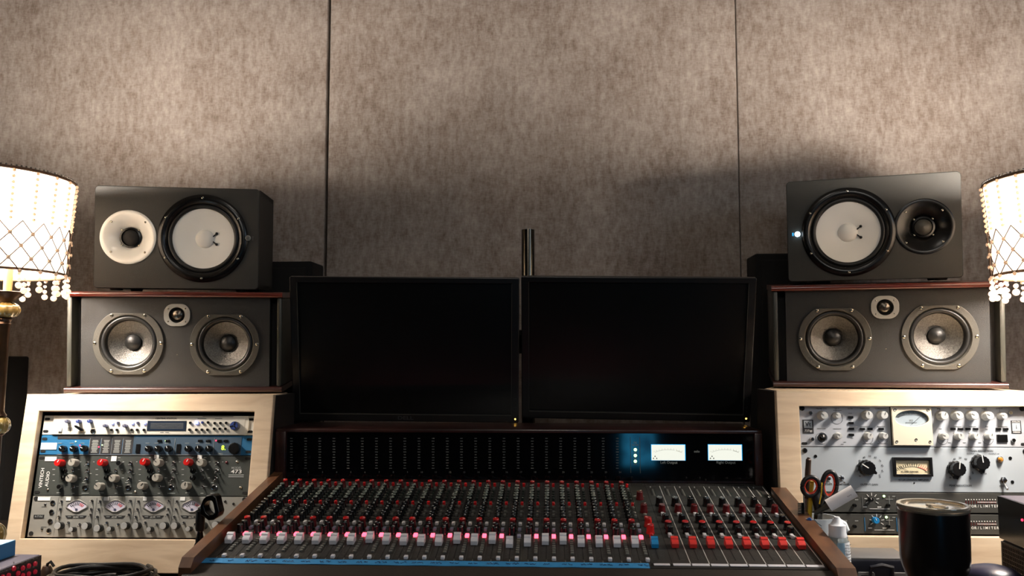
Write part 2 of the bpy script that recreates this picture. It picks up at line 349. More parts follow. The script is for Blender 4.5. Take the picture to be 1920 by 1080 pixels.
# ================================================================ racks
def rack_cabinet(fr, label, outer_px, stile_in, top_in, bot_in, name='equipment_rack'):
    """maple cabinet with a leaning face frame; outer_px = (left, right, top, bottom) pixel probes on the frame's front"""
    root = thing(name, label, 'rack cabinet', loc=(fr.O.x, fr.O.y, DZ))
    yawm = root.matrix_world.inverted()
    Mi = T(-fr.O.x, -fr.O.y, -DZ) @ fr.M
    L_, R_, Tp = outer_px
    # bottom of the frame meets the desk
    zb = -(fr.O.z-DZ)/math.cos(.17)+.002
    th = .018
    P = fr.A
    # find local z where world z = DZ
    zb = (DZ+.002-fr.O.z + .018*abs(P[2][1]))/P[2][2]
    f = MB(); f.plate([(L_, zb), (R_, zb), (R_, Tp), (L_, Tp)], [[(-stile_in, bot_in), (stile_in, bot_in), (stile_in, top_in), (-stile_in, top_in)]], th, 'maple', T(0, .0, 0) @ OUT, .002)
    f.build('face_frame', root, M=Mi)
    # body: side boards, top and a back whose inner corner is cut off
    y0t = (Mi @ Vector((0, 0, Tp))).y; z1 = (Mi @ Vector((0, 0, Tp))).z; y0b = (Mi @ Vector((0, 0, zb))).y
    R0 = T(0, y0t, 0) @ Matrix.Rotation(math.atan2(P[1][0], P[0][0]), 4, 'Z'); db = y0b-y0t
    xi, xo = (R_, L_) if fr.O.x < 0 else (L_, R_); sg = 1 if xi > xo else -1
    for x, dep, th2 in ((xi, .15, -sg*.018), (xo, .42, sg*.018)):
        bm_ = MB(); vs = [Vector((xx, yy, zz)) for xx in (x, x+th2) for (yy, zz) in ((.001, z1-.001), (dep, z1-.001), (dep, .001), (db+.001, .001))]
        bm_.add(vs, [(0, 1, 2, 3), (7, 6, 5, 4), (0, 4, 5, 1), (1, 5, 6, 2), (2, 6, 7, 3), (3, 7, 4, 0)], 'side_black', R0); bm_.build('side_panel', root)
    MB().prism([(xi-sg*.018, .001), (xi-sg*.018, .15), (xi-sg*.12, .40), (xo+sg*.018, .40), (xo+sg*.018, .001)], z1-.02, z1-.001, 'maple', R0).build('top_panel', root)
    bk = MB(); bk.prism([(xi-sg*.001, .15), (xi-sg*.115, .42), (xo+sg*.018, .42), (xo+sg*.018, .402), (xi-sg*.125, .402), (xi-sg*.02, .15)], .002, z1-.022, 'side_black', R0); bk.build('back_panel', root)
    return root
def unit(fr, z1, z0, name, label, mt, cat='audio unit', depth=.22):
    root = thing(name, label, cat, M=fr.M @ T(0, 0, 0))
    p = MB(); p.box(-RH, RH, 0, .003, z0+.0006, z1-.0006, mt, .0008, seg=1)
    return root, p
def chassis(root, z1, z0, depth=.2):
    MB().box(-.215, .215, .0035, depth, z0+.002, z1-.002, 'matte_black').build('chassis', root)

RL = Frame(-.9474, 1.8934, -.1313, .1779, .0371)
RR = Frame(.7380, 1.9070, -.1030, .0560, .030)
oL = RL.at(50, 742, .018); oR = RL.at(513, 740, .018)
rack_cabinet(RL, 'maple rack cabinet under the left speakers, leaning back', (oL.x, oR.x, RL.at(280, 739, .018).z), RH+.004, RL.at(280, 771, .018).z, -6*UH-.002)
oL = RR.at(1458, 800, .018)
rack_cabinet(RR, 'maple rack cabinet under the right speakers, with silver units', (oL.x, -oL.x, RR.at(1680, 733, .018).z), RH+.003, RR.at(1680, 762, .018).z, -6*UH-.006)
# ---- left rack, unit 1: cream monitor controller
def zA(X, Y): return 70+X/8.64, 765+Y/8.64
def zB(X, Y): return 270+X/8.64, 765+Y/8.64
u, p = unit(RL, 0, -UH, 'monitor_controller', 'slim cream rack unit with blue knobs, topmost in the left rack', 'cream_ear')
xr0 = RL.at(100, 800).x; xr1 = RL.at(460, 800).x
p.box(xr0, xr1, -.004, .0, -UH+.001, -.001, 'cream_panel', .0015)
p.prism([(xr1-.002, -.001), (xr1+.006, -.002)]+[(xr1+.008, -.012), (xr1+.008, -UH+.012)]+[(xr1+.004, -UH+.001), (xr1-.002, -UH+.001)], 0, .003, 'cream_panel', OUT)
for x in (-RH+.008, RH-.008):
    for z in (-.0085, -UH+.0085): slot(p, x, z)
p.build('faceplate', u); chassis(u, 0, -UH)
lt = MB(); H4 = .0045
txt(lt, 'CENTRAL STATION', .0055, 'print_black', RL.at(313, 785.2), H4)
bars(lt, RL.at(410, 781.5).x, RL.at(410, 781.5).z, .07, 1, 1, .0012, 'print_dim', 0, H4)
for X, Y, w_ in ((1380, 88, .02), (650, 88, .016)): P = RL.at(*zB(950 if X == 1380 else 1220, 175)); bars(lt, P.x, P.z, w_, 1, 1, .0012, 'print_dim', 0, H4)
for i in range(7): P = RL.at(*zA(510+i*12, 345)); lt.box(P.x-.0003, P.x+.0003, -H4, -H4+.0004, P.z-.004, P.z+.004, 'print_dim')
for s_ in (1, -1):
    P = RL.at(*zB(345, 400)); bars(lt, P.x+s_*.006, P.z, .008, 1, 1, .0012, 'print_dim', 0, H4)
lt.build('lettering', u)
def on(P, h): return Vector((P.x, -h, P.z))
def knob_at(root, fr, px, py, r, h, base=0.0, **kw):
    P = fr.at(px, py, h+base); o = knob(root, P, r, h, kw.pop('body'), **kw); o.location.y = -base; return o
def btn_at(root, fr, px, py, w_, hh, d, m, base=0.0, name='button'):
    P = fr.at(px, py, d+base); o = button(root, P, w_, hh, d, m, name); o.location.y = -base; return o
for X, Y, c in ((465, 215, 'steel_knob'), (645, 215, 'blue_knob'), (828, 212, 'blue_knob'), (1080, 285, 'steel_knob'), (1400, 285, 'steel_knob')):
    knob_at(u, RL, *zA(X, Y), .0042, .013, base=.004, body=c, ptr='print_white', n=14)
P = RL.at(*zA(740, 365), .004)
sw = MB(); sw.cyl((0, 0, 0), (-.014, -.010, .009), .0036, 'gloss_black', .0028, 12); sw.lathe([(.0055, 0), (.0045, .003)], 'chrome', OUT, 12); sw.cyl((-.0125, -.009, .008), (-.0155, -.011, .010), .002, 'chrome', n=10)
sw.build('rotary_switch', u, (P.x, -.004, P.z))
jk = jack(u, RL.at(*zA(905, 372), .004), .0045); jk.location.y = -.004
btn_at(u, RL, *zA(362, 345), .0085, .0105, .003, 'sticker', .004)
for X in (1205, 1530, 1728): btn_at(u, RL, *zA(X, 240), .006, .006, .004, 'lit_blue', .004)
for X in (1298, 1620): btn_at(u, RL, *zA(X, 240), .0052, .006, .004, 'steel_knob', .004)
for X in (1192, 1282, 1520, 1610, 1720): btn_at(u, RL, *zA(X, 352), .0052, .005, .004, 'knob_black', .004)
btn_at(u, RL, *zB(845, 235), .0068, .0068, .004, 'lit_blue', .004)
for X, Y in ((742, 238), (940, 235), (1030, 232), (1138, 243), (1230, 243), (1325, 240), (730, 350), (840, 350), (930, 350), (1020, 350), (1130, 335), (1220, 335), (1312, 335)):
    btn_at(u, RL, *zB(X, Y), .005, .0052, .005, 'blue_knob' if (X, Y) == (940, 235) else 'knob_black', .004)
k = knob_at(u, RL, *zB(1455, 285), .0098, .014, base=.004, body='steel_knob', top='blue_knob', grip=18, n=36, name='volume_knob')
for a in (.3, 2.4, 4.4): MB().box(-.0012, .0012, -.0148, -.0138, .001, .009, 'chrome', M=Matrix.Rotation(a, 4, 'Y')).build('marker', k)
a = RL.at(277, 789, .0045); b_ = RL.at(348, 808, .0045)
d = MB(); d.box(a.x, b_.x, -.0052, -.003, b_.z, a.z, 'lcd', .0005, seg=1)
for j in range(4): d.box(a.x+.008, b_.x-.006, -.0056, -.0052, a.z-.006-j*.0034-.0006, a.z-.006-j*.0034+.0006, 'print_dim')
d.build('level_display', u)
# ---- left rack, unit 2: blue effects unit
u, p = unit(RL, -UH, -2*UH, 'effects_processor', 'blue rack unit with glowing green 8, second from the top of the left rack', 'blue_panel')
a = RL.at(107, 855).x; c = RL.at(249, 840).x; e = RL.at(452, 840).x
p.box(a, c, -.0006, 0, -2*UH+.003, -UH-.010, 'blue_panel'); p.box(c, e, -.0008, 0, -2*UH+.0025, -UH-.004, 'slate_panel')
for x in (-RH+.008, RH-.008):
    for z in (-UH-.0085, -2*UH+.0085): slot(p, x, z)
p.box(a-.004, c, -.0009, 0, -UH-.009, -UH-.001, 'print_black')
p.build('faceplate', u); chassis(u, -UH, -2*UH)
lt = MB()
zt = RL.at(200, 823).z; zb_ = RL.at(200, 851).z
for x0, x1 in ((168, 187.5), (189.5, 208.5), (210, 228.5), (230.5, 249)):
    A_ = RL.at(x0, 840).x; B_ = RL.at(x1, 840).x
    lt.box(A_, B_, -.0011, -.0006, zb_, zt, 'print_black')
    bars(lt, (A_+B_)/2, zt-.0035, (B_-A_)*.62, 10, .0029, .0017, 'print_grey', .35, .0015)
    lt.box(A_-.0008, A_-.0002, -.0015, -.0006, zb_-.001, zt+.002, 'print_grey')
zz = RL.at(200, 852.5).z; lt.box(a, e, -.0015, -.0006, zz-.0004, zz+.0004, 'print_grey')
for x in (327, 400.8): A_ = RL.at(x, 840).x; lt.box(A_, A_+.0006, -.0015, -.0006, zb_, zt+.002, 'print_grey')
for x in (113, 135, 155, 277, 294, 313, 351, 371, 390): P = RL.at(x, 831); bars(lt, P.x, P.z, .009, 1, 1, .001, 'print_grey', 0, .0015)
txt(lt, '8.', .0145, 'seven_seg', RL.at(419.5, 840), .0016); P = RL.at(413, 851); txt(lt, 'TEMPO', .004, 'print_grey', P, .0015)
lt.build('lettering', u)
P = RL.at(92, 836.5); MB().box(-.018, .018, -.0012, 0, -.0075, .0075, 'sticker').build('label_tape', u, (P.x, 0, P.z))
for x, y, g in ((115, 841, -.9), (135.5, 841, -1.1), (155, 840.5, -1.2), (276.5, 841, -.9), (294.5, 841, -.9), (313.4, 841, -.4), (351, 841, -.5), (370.7, 841, -.2), (389.8, 841, -.4)):
    knob_at(u, RL, x, y, .0072, .014, body='knob_black', ptr='print_white', ang=g, n=18)
for x, y, m_ in ((141.4, 827.8, 'green_led'), (149.3, 835, 'lit_led_red'), (185, 838, 'lit_led_red'), (191.3, 834.4, 'green_led'), (310, 826.5, 'green_led'), (404.8, 826, 'lit_led_red')): led(u, RL.at(x, y, .002), .0015, m_)
for x in (258, 334): o = btn_at(u, RL, x, 841, .009, .02, .003, 'knob_black', name='rocker_switch')
for x in (299, 314, 375, 390, 411, 423): btn_at(u, RL, x, 826.5, .010, .005, .003, 'knob_black')
knob_at(u, RL, 437.8, 840.5, .0125, .012, body='knob_black', n=32, grip=16)
# ---- left rack, unit 3: four channel preamp, two units high
def zC(X, Y): return 50+X/8.31, 880+Y/8.31
def zD(X, Y): return 250+X/8.31, 880+Y/8.31
u, p = unit(RL, -2*UH, -4*UH, 'microphone_preamp', 'dark grey-green preamp with four red knobs, third in the left rack', 'green_black')
for x in (-RH+.008, RH-.008):
    for z in (-2*UH-.006, -4*UH+.008): slot(p, x, z)
p.build('faceplate', u); chassis(u, -2*UH, -4*UH)
lt = MB()
P = RL.at(78.5, 896); txt(lt, 'VINTECH', .0105, 'print_white', P, rot=PI/2)
P = RL.at(89.5, 898); txt(lt, 'AUDIO', .0105, 'print_white', P, rot=PI/2)
txt(lt, 'MODEL', .0068, 'print_grey', RL.at(443.6, 877.5)); lt.text('473', .0115, 'print_white', T(RL.at(443.6, 884.5).x, -.0008, RL.at(443.6, 884.5).z) @ OUT @ Matrix.Diagonal((1.45, 1, 1, 1)))
P = RL.at(443, 890.5); bars(lt, P.x, P.z, .034, 2, .004, .0022, 'print_grey', 0)
for i in range(4):
    dx = 80.6*i
    for (x, y, w_) in ((101, 880, .006), (101, 890, .005), (101, 901, .005), (118, 881, .005), (122, 889, .004), (148, 880, .005), (150, 896, .006), (151, 866, .004), (145, 912, .006), (126, 886, .005), (110, 924, .010), (160, 925, .018), (137, 925, .006), (157, 905, .007), (176, 866, .003), (120, 858, .004), (143, 858, .006), (170, 888, .005)):
        P = RL.at(x+dx, y); bars(lt, P.x, P.z, w_, 1, 1, .0016, 'print_grey', .1)
lt.build('lettering', u)
RED = [(107, 867.4), (187.5, 866.9), (267.3, 865.7), (349.3, 866.3)]
for q in RED: knob_at(u, RL, *q, .0080, .022, body='red_cap', ptr='print_white', ang=.5, n=24)
for q in ((133.5, 867), (293.7, 867), (374.7, 867), (128.8, 896.8), (210, 896.8), (290.9, 895.6), (182.4, 911.9), (263.2, 910.7), (345.7, 910.7)):
    knob_at(u, RL, *q, .0086, .021, body='knob_grey', ptr='print_black', ang=random.uniform(-1, 1), n=24)
for i in range(4):
    dx = 80.6*i
    for x, y in ((165, 867), (165, 880.7), (163, 895.6)): toggle(u, RL.at(x+dx, y+1), 1.0, .5)
    jack(u, RL.at(159.8+dx, 914), .0048)
    for x, y in ((112.5+dx, 883), (112+dx, 896)): knob_at(u, RL, x+6, y, .0056, .008, body='knob_black', ptr='print_grey', n=14)
    toggle(u, RL.at(139+dx, 912.5), .8, .4); toggle(u, RL.at(137+dx, 882), .8, .3)
knob_at(u, RL, 110, 912.5, .0055, .01, body='chrome', n=16); knob_at(u, RL, 222, 868, .006, .010, body='chrome', n=16)
knob_at(u, RL, 378.8, 896, .0055, .010, body='chrome', n=16)
for x, y in ((90, 918), (451, 914), (444.5, 866), (254, 922)): led(u, RL.at(x, y), .0028, 'screw', 'screw')
led(u, RL.at(425, 867), .003, 'red_knob')
for x, y, w_, h_ in ((95.5, 860.5, .026, .0095), (213.9, 860, .012, .011), (293.7, 856.5, .010, .008), (374.7, 856.5, .010, .008)):
    P = RL.at(x, y); MB().box(-w_/2, w_/2, -.0012, 0, -h_/2, h_/2, 'sticker').build('label_tape', u, (P.x, 0, P.z))
# ---- left rack, unit 4: grey four channel unit with diamond meters
u, p = unit(RL, -4*UH, -6*UH, 'meter_preamp', 'light grey preamp with four diamond meters, lowest in the left rack', 'grey_panel')
p.build('faceplate', u); chassis(u, -4*UH, -6*UH)
lt = MB()
for x, z in ((-RH+.008, -4*UH-.006), (RH-.008, -4*UH-.006), (-RH+.008, -6*UH+.008)): lt.lathe([(.005, 0), (.005, .001)], 'hole', T(x, 0, z) @ OUT, 12)
for i in range(4):
    dx = 72.1*i; P = RL.at(142+dx, 969)
    for s_ in (-1, 1): lt.prism([(s_*.007, .0028), (s_*.024, .0028), (s_*.019, -.003), (s_*.007, -.003)] if s_ > 0 else [(-.024, .0028), (-.007, .0028), (-.007, -.003), (-.019, -.003)], 0, .0008, 'print_black', T(P) @ OUT)
    for s_ in (-1, 1): bars(lt, P.x+s_*.0135, P.z, .008, 1, 1, .0014, 'print_grey', 0, .0012)
    lt.plate(circ(0, 0, .0075, 24, .0035), [circ(0, 0, .0069, 24, .003)], .0006, 'print_black', T(P) @ OUT)
    txt(lt, str(i+1), .006, 'print_black', P)
    P = RL.at(106+dx, 965); lt.box(P.x-.0002, P.x+.0002, -.0006, -.0001, -6*UH+.004, -4*UH-.004, 'print_dim')
P = RL.at(73, 968.5); lt.box(P.x-.0115, P.x+.0115, -.001, 0, P.z-.0038, P.z+.0038, 'print_black'); txt(lt, '4-710d', .0062, 'print_grey', P, .0013)
for x, y in ((83, 950), (128, 1000), (205, 1000), (280, 1000), (82, 988)): P = RL.at(x, y); bars(lt, P.x, P.z, .012, 1, 1, .001, 'print_dim', 0)
lt.build('lettering', u)
for i in range(4):
    dx = 72.1*i; P = RL.at(144.5+dx, 948.8)
    hexo = [(-.0245, .001), (-.022, .005), (-.005, .0135), (.005, .0135), (.022, .005), (.0245, .001), (.0245, -.003), (.005, -.0135), (-.005, -.0135), (-.0245, -.003)]
    hexi = [(x*.87, y*.85) for x, y in hexo]
    mm = MB(); mm.plate(hexo, [hexi], .0022, 'grey_panel', OUT, .0006)
    mm.build('meter_bezel', u, (P.x, 0, P.z))
    f = MB(); f.prism(hexi, 0, .0006, 'dial_lilac', OUT)
    for j in range(9):
        a = math.radians(52-j*13); cx, cz = math.sin(-a)*.0165, math.cos(a)*.013-.008
        f.box(-.0007, .0007, -.001, -.0006, -.003, .003, 'print_red' if j > 5 else 'print_black', M=T(cx, 0, cz) @ Matrix.Rotation(-a, 4, 'Y'))
    f.lathe([(.003, .0006), (.003, .0012)], 'steel_knob', T(0, 0, -.008) @ OUT, 12); f.cyl((0, -.0013, -.008), (-.009, -.0013, .002), .0003, 'print_black', n=6)
    f.build('meter_dial', u, (P.x, 0, P.z))
    for x, y in ((116, 940), (113.8, 954.6), (111, 969), (173, 939), (171.5, 954.6), (170.3, 965), (128.8, 979.9), (150, 983)): toggle(u, RL.at(x+dx, y), .72, .45)
for x, y, r in ((107, 986, .0080), (158, 986.5, .0080), (181, 990.7, .0080), (231.7, 986, .0080), (252.8, 986, .0080), (304.8, 986, .0080), (325.8, 986, .0080), (378, 986, .008), (402.8, 984.5, .0080), (132, 993, .0055), (203.4, 992, .0055), (278.3, 992.5, .0055), (351.7, 992, .0055)):
    knob_at(u, RL, x, y, r, .017, body='knob_black', top='alu_knob', n=24)
for x, y in ((99.3, 942.6), (97, 960), (94.5, 977.5), (92, 995.5)): jack(u, RL.at(x, y), .0042)
for x, y in ((85, 946), (79, 992), (437.7, 944.5), (422, 940)): led(u, RL.at(x, y), .0026, 'knob_black', 'screw')
for x, w_ in ((83, .028), (128.8, .011), (199.8, .011), (272, .008), (342.7, .011)):
    P = RL.at(x, 935.3); MB().box(-w_/2, w_/2, -.0012, 0, -.0038, .0038, 'sticker').build('label_tape', u, (P.x, 0, P.z))
# ---- right rack, unit 1: silver channel strip with big VU
def zE(X, Y): return 1480+X/8.727, 750+Y/8.727
def zF(X, Y): return 1690+X/8.348, 750+Y/8.348
def zG(X, Y): return 1400+X/3.177, 740+Y/3.177
u, p = unit(RR, 0, -2*UH, 'channel_strip_unit', 'silver rack unit with round-topped cream meter, topmost in the right rack', 'silver_panel')
rackscrew(p, -RH+.008, -.007); rackscrew(p, RH-.008, -.007); slot(p, -RH+.010, -2*UH+.007); slot(p, RH-.01, -2*UH+.007); p.build('faceplate', u); chassis(u, 0, -2*UH)
lt = MB()
P = RR.at(1515, 799.8); lt.box(P.x-.0115, P.x+.0115, -.0009, 0, P.z-.0148, P.z+.0148, 'print_black'); lt.box(P.x-.0085, P.x+.0085, -.0012, -.0009, P.z-.003, P.z+.0125, 'silver_blue')
txt(lt, 'Vt', .013, 'print_black', Vector((P.x, 0, P.z+.0045)), .0015); txt(lt, '737sp', .0068, 'print_white', Vector((P.x, 0, P.z-.009)), .0013)
P = RR.at(1905, 800.5); lt.box(P.x-.0105, P.x+.0105, -.0009, 0, P.z-.0135, P.z+.0135, 'print_black'); lt.box(P.x-.0085, P.x+.0085, -.0012, -.0009, P.z-.0085, P.z+.0085, 'silver_blue')
txt(lt, 'AVALON', .0043, 'print_white', Vector((P.x, 0, P.z+.0109)), .0013); txt(lt, 'DESIGN', .0043, 'print_white', Vector((P.x, 0, P.z-.0112)), .0013); lt.prism([(-.0008, -.004), (.0008, -.004), (0, .005)], .0012, .0016, 'print_black', T(P) @ OUT)
for x, s in ((1540, 'PREAMP GAIN'), (1569, 'INPUT'), (1594, 'FILTER'), (1621, 'THRESHOLD'), (1651, 'COMPRESSION'), (1760, 'BASS'), (1789, 'LOW MID'), (1817, 'HIGH MID'), (1845, 'TREBLE'), (1873, 'OUTPUT')): txt(lt, s, .0036, 'print_black', RR.at(x, 766.5))
for x in (1540, 1567.5, 1622, 1650, 1762, 1790, 1818, 1846.5, 1874): P = RR.at(x, 770); lt.box(P.x-.0002, P.x+.0002, -.0006, -.0002, P.z-.003, P.z+.003, 'print_black')
for x, y, w_ in ((1540, 803.5, .018), (1570, 804, .016), (1594, 775, .008), (1594, 788, .006), (1596, 799, .006), (1597, 821.5, .006), (1622, 800, .020), (1652, 800, .016), (1626, 809, .012), (1653, 809, .012), (1620, 832, .006), (1634, 832, .006), (1647, 832, .006), (1661, 832, .006), (1561, 821, .003), (1563, 815, .003), (1579, 833, .006), (1584, 829, .005), (1795, 800, .016), (1823, 800, .016), (1850, 800, .006), (1850, 805, .005), (1880, 800, .02), (1570, 769.5, .018), (1763, 804, .006), (1788, 812, .003), (1816, 812, .003), (1788, 817, .003), (1808, 830, .006), (1837, 830, .006), (1780, 830, .006)):
    P = RR.at(x, y); bars(lt, P.x, P.z, w_, 1, 1, .0011, 'print_dim', 0)
for x, y, r in ((1569, 784, .0125), (1627, 822, .011), (1655, 822, .011), (1767, 823, .0115), (1852, 823, .0115)):
    P = RR.at(x, y); pts = [(P.x+r*math.cos(t), -.0006, P.z+r*math.sin(t)) for t in [math.radians(-230+i*14) for i in range(20)]]; lt.tube(pts, .0003, 'print_black', 4)
lt.build('lettering', u)
for x, y, r, h in ((1545.9, 779, .0082, .020), (1572.2, 779, .0062, .016), (1630.1, 778.5, .0085, .020), (1658.8, 778.5, .0083, .020), (1575, 817.6, .0062, .016), (1631.8, 817.6, .0068, .018), (1660.5, 817.6, .0065, .018),
                (1771.5, 779.5, .0088, .021), (1800, 779, .0088, .021), (1828.4, 779, .0088, .021), (1857, 779.5, .0088, .021), (1884, 780, .0066, .017), (1773.9, 818, .0072, .018), (1803, 818, .0072, .018), (1832, 818, .0072, .018), (1860, 818, .0068, .018)):
    knob_at(u, RR, x, y, r, h, body='alu_knob', top='alu_knob', ptr='print_dim', ang=random.uniform(-1.5, .5), skirt=r*1.25, n=28)
P = RR.at(1541.9, 821, .004); d = MB(); d.ringlathe([(.0125, 0), (.0118, .002), (.0098, .001), (.0092, 0)], 'silver_panel', OUT, 32); d.lathe([(.009, 0), (.0085, .003), (.006, .006), (.003, .0075), (0, .008)], 'gloss_black', OUT, 28); d.build('instrument_socket', u, (P.x, 0, P.z))
for x, y in ((1520, 774.5), (1523.5, 823.5), (1895.4, 774), (1901.4, 825.5)): knob_at(u, RR, x, y, .0046, .005, body='chrome', n=6, name='bolt')
for x, y in ((1595.5, 782.4), (1596.3, 793.3), (1597, 803.9), (1597, 815.3), (1617.5, 804.4), (1631.8, 804.4), (1652.8, 804.4), (1787.6, 804.5), (1801.6, 804.5), (1815.8, 804.5), (1830, 804.5), (1872.7, 804.5), (1886.5, 804.5)):
    btn_at(u, RR, x, y, .0108, .0052, .003, 'knob_black')
btn_at(u, RR, 1879.9, 822, .022, .016, .003, 'gloss_black', name='power_switch')
HB = .012
a = RR.at(1671.5, 763, HB); c = RR.at(1750.5, 835.5, HB); P = RR.at(1710, 786, HB)
win = [(math.cos(t)*.0355, math.sin(t)*.0185) for t in [PI*i/20 for i in range(21)]]+[(math.cos(t)*.0355, math.sin(t)*.0145) for t in [PI+PI*i/16 for i in range(1, 16)]]
vp = MB(); vp.box(a.x, c.x, -.006, 0, c.z, a.z, 'matte_black'); vp.plate([(a.x-P.x, c.z-P.z), (c.x-P.x, c.z-P.z), (c.x-P.x, a.z-P.z), (a.x-P.x, a.z-P.z)], [win], .006, 'cream_plate', T(P.x, -.006, P.z) @ OUT, .001)
for x, y in ((a.x+.007, a.z-.006), (c.x-.007, a.z-.006), (a.x+.007, c.z+.008), (c.x-.007, c.z+.008), (P.x+.006, c.z+.0125)): vp.lathe([(.0028, 0), (.0028, .0015), (.0012, .0012), (0, .0005)], 'screw', T(x, -HB+.0005, y) @ OUT, 10)
vp = vp.build('meter_plate', u)
f = MB(); f.prism([(x*.98, y*.98) for x, y in win], .0062, .0066, 'dial_white', OUT)
f.plate([(math.cos(t)*.0355, math.sin(t)*.0185) for t in [PI*(i+2)/24 for i in range(21)]]+[(math.cos(t)*.034, math.sin(t)*.0125) for t in [PI*(22-i)/24 for i in range(21)]], [], .0004, 'stem_grey', T(0, -.0067, 0) @ OUT)
for j in range(22):
    t = PI*(.13+.74*j/21); f.box(-.0004, .0004, -.0075, -.0071, -.0022, .0022 if j % 3 else .004, 'print_black', M=T(math.cos(t)*.030, 0, math.sin(t)*.0112) @ Matrix.Rotation(PI/2-t, 4, 'Y'))
txt(f, 'VU', .0062, 'print_dim', Vector((0, 0, -.003)), .0072); f.box(-.012, .012, -.0072, -.0068, -.0078, -.0070, 'print_dim'); f.cyl((0, -.008, -.011), (.021, -.008, .007), .0003, 'print_black', n=6)
f.build('meter_dial', u, (P.x, 0, P.z))
# ---- right rack, unit 2: leveling amplifier
z1, z0 = -2*UH, -4*UH-.006
u, p = unit(RR, z1, z0, 'leveling_amplifier', 'silver rack unit with three black dials and small cream meter, second in the right rack', 'silver_blue')
rackscrew(p, -RH+.010, z1-.008); rackscrew(p, RH-.008, z1-.008); p.build('faceplate', u); chassis(u, z1, z0)
lt = MB()
for s, x, y, sz in (('KT-2A LEVELING AMPLIFIER', 1713, 899.8, .0052), ('OUTPUT GAIN', 1629.5, 908.5, .0056), ('PEAK REDUCTION', 1800.7, 910.5, .0056), ('GAIN REDUCTION', 1840.7, 845.8, .0056), ('OUTPUT +10', 1823, 851, .0042), ('OUTPUT +4', 1863, 851, .0042), ('COMPRESS', 1549, 908, .0052), ('EMPHASIS', 1582, 908, .0052), ('POWER', 1880.6, 911.5, .0045), ('METER', 1844, 888, .0045)):
    txt(lt, s, sz, 'print_black', RR.at(x, y))
for cx, cy in ((1630.5, 878), (1800, 881)):
    for j, s in enumerate(('0', '10', '20', '30', '40', '50', '60', '70', '80', '90', '100')):
        t = math.radians(-130+j*26); P = RR.at(cx+24*math.sin(t), cy-22.5*math.cos(t)); txt(lt, s, .0055, 'print_black', P, rot=-t*.6)
for x, y in ((1529, 855.5), (1714, 905.5), (1894, 859), (1898, 903.7)): P = RR.at(x, y); lt.lathe([(.0035 if x != 1714 else .0015, 0), (.0035 if x != 1714 else .0015, .001)], 'knob_black', T(P) @ OUT, 12)
lt.build('lettering', u)
def chicken(r=.0165, h=.020):
    m = MB(); m.lathe([(r, 0), (r, .006), (r*.88, .008), (r*.85, h), (0, h)], 'knob_black', OUT, 26, rib=(13, .035)); m.box(-.0009, .0009, -h-.0006, -h+.0005, r*.05, r*1.0, 'print_white')
    m.prism([(-r*.4, -r*.6), (r*.4, -r*.6), (r*.12, -r*1.3), (-r*.12, -r*1.3)], 0, h*.7, 'knob_black', OUT); return m
for x, y, g in ((1629.5, 878, -1.0), (1799, 880, .15), (1843.8, 868, -.1)):
    P = RR.at(x, y, .020); inst('knob', 'chicken', chicken, u, (P.x, 0, P.z), (0, g, 0))
a = RR.at(1674.5, 857.4, .006); c = RR.at(1750.5, 893.8, .006); P = (a+c)/2; w2, h2 = (c.x-a.x)/2, (a.z-c.z)/2
f = MB(); f.plate([(-w2, -h2), (w2, -h2), (w2, h2), (-w2, h2)], [[(-w2+.006, -h2+.005), (w2-.006, -h2+.005), (w2-.006, h2-.006), (-w2+.006, h2-.006)]], .006, 'gloss_black', OUT, .0008); f.build('meter_bezel', u, (P.x, 0, P.z))
f = MB(); f.box(-w2+.005, w2-.005, -.001, 0, -h2+.004, h2-.005, 'dial_cream')
arc = lambda t, r: (math.sin(t)*r, 0, math.cos(t)*r*.62-.022)
for j in range(17):
    t = math.radians(-52+j*6.5); q = arc(t, .042); f.box(-.0004, .0004, -.0015, -.001, -.003, .003, 'print_red' if j > 11 else 'print_black', M=T(*q) @ Matrix.Rotation(t, 4, 'Y'))
f.tube([Vector(arc(math.radians(-52+j*6.5), .036))+Vector((0, -.0013, 0)) for j in range(12)], .0003, 'print_black', 4); f.tube([Vector(arc(math.radians(19+j*6.5), .036))+Vector((0, -.0013, 0)) for j in range(6)], .0006, 'print_red', 4)
txt(f, 'KLARK TEKNIK', .0055, 'print_black', Vector((-.006, 0, -.0105)), .0016); txt(f, 'VU', .005, 'print_black', Vector((.029, 0, -.0105)), .0016); f.cyl((0, -.002, -.0145), (-.03, -.002, .004), .0003, 'print_black', n=6)
f.build('meter_dial', u, (P.x, 0, P.z))
P = RR.at(1876.9, 862, .006); d = MB(); d.lathe([(.0072, 0), (.0072, .003), (.0058, .0035)], 'chrome', OUT, 20); d.lathe([(.0058, .003), (.0055, .006), (.003, .009), (0, .0095)], 'amber_lens', OUT, 20); d.build('pilot_lamp', u, (P.x, 0, P.z))
toggle(u, RR.at(1880.6, 900), 1.7, .9); toggle(u, RR.at(1552, 897), 1.5, .5); toggle(u, RR.at(1577, 896.4), 1.5, .4)
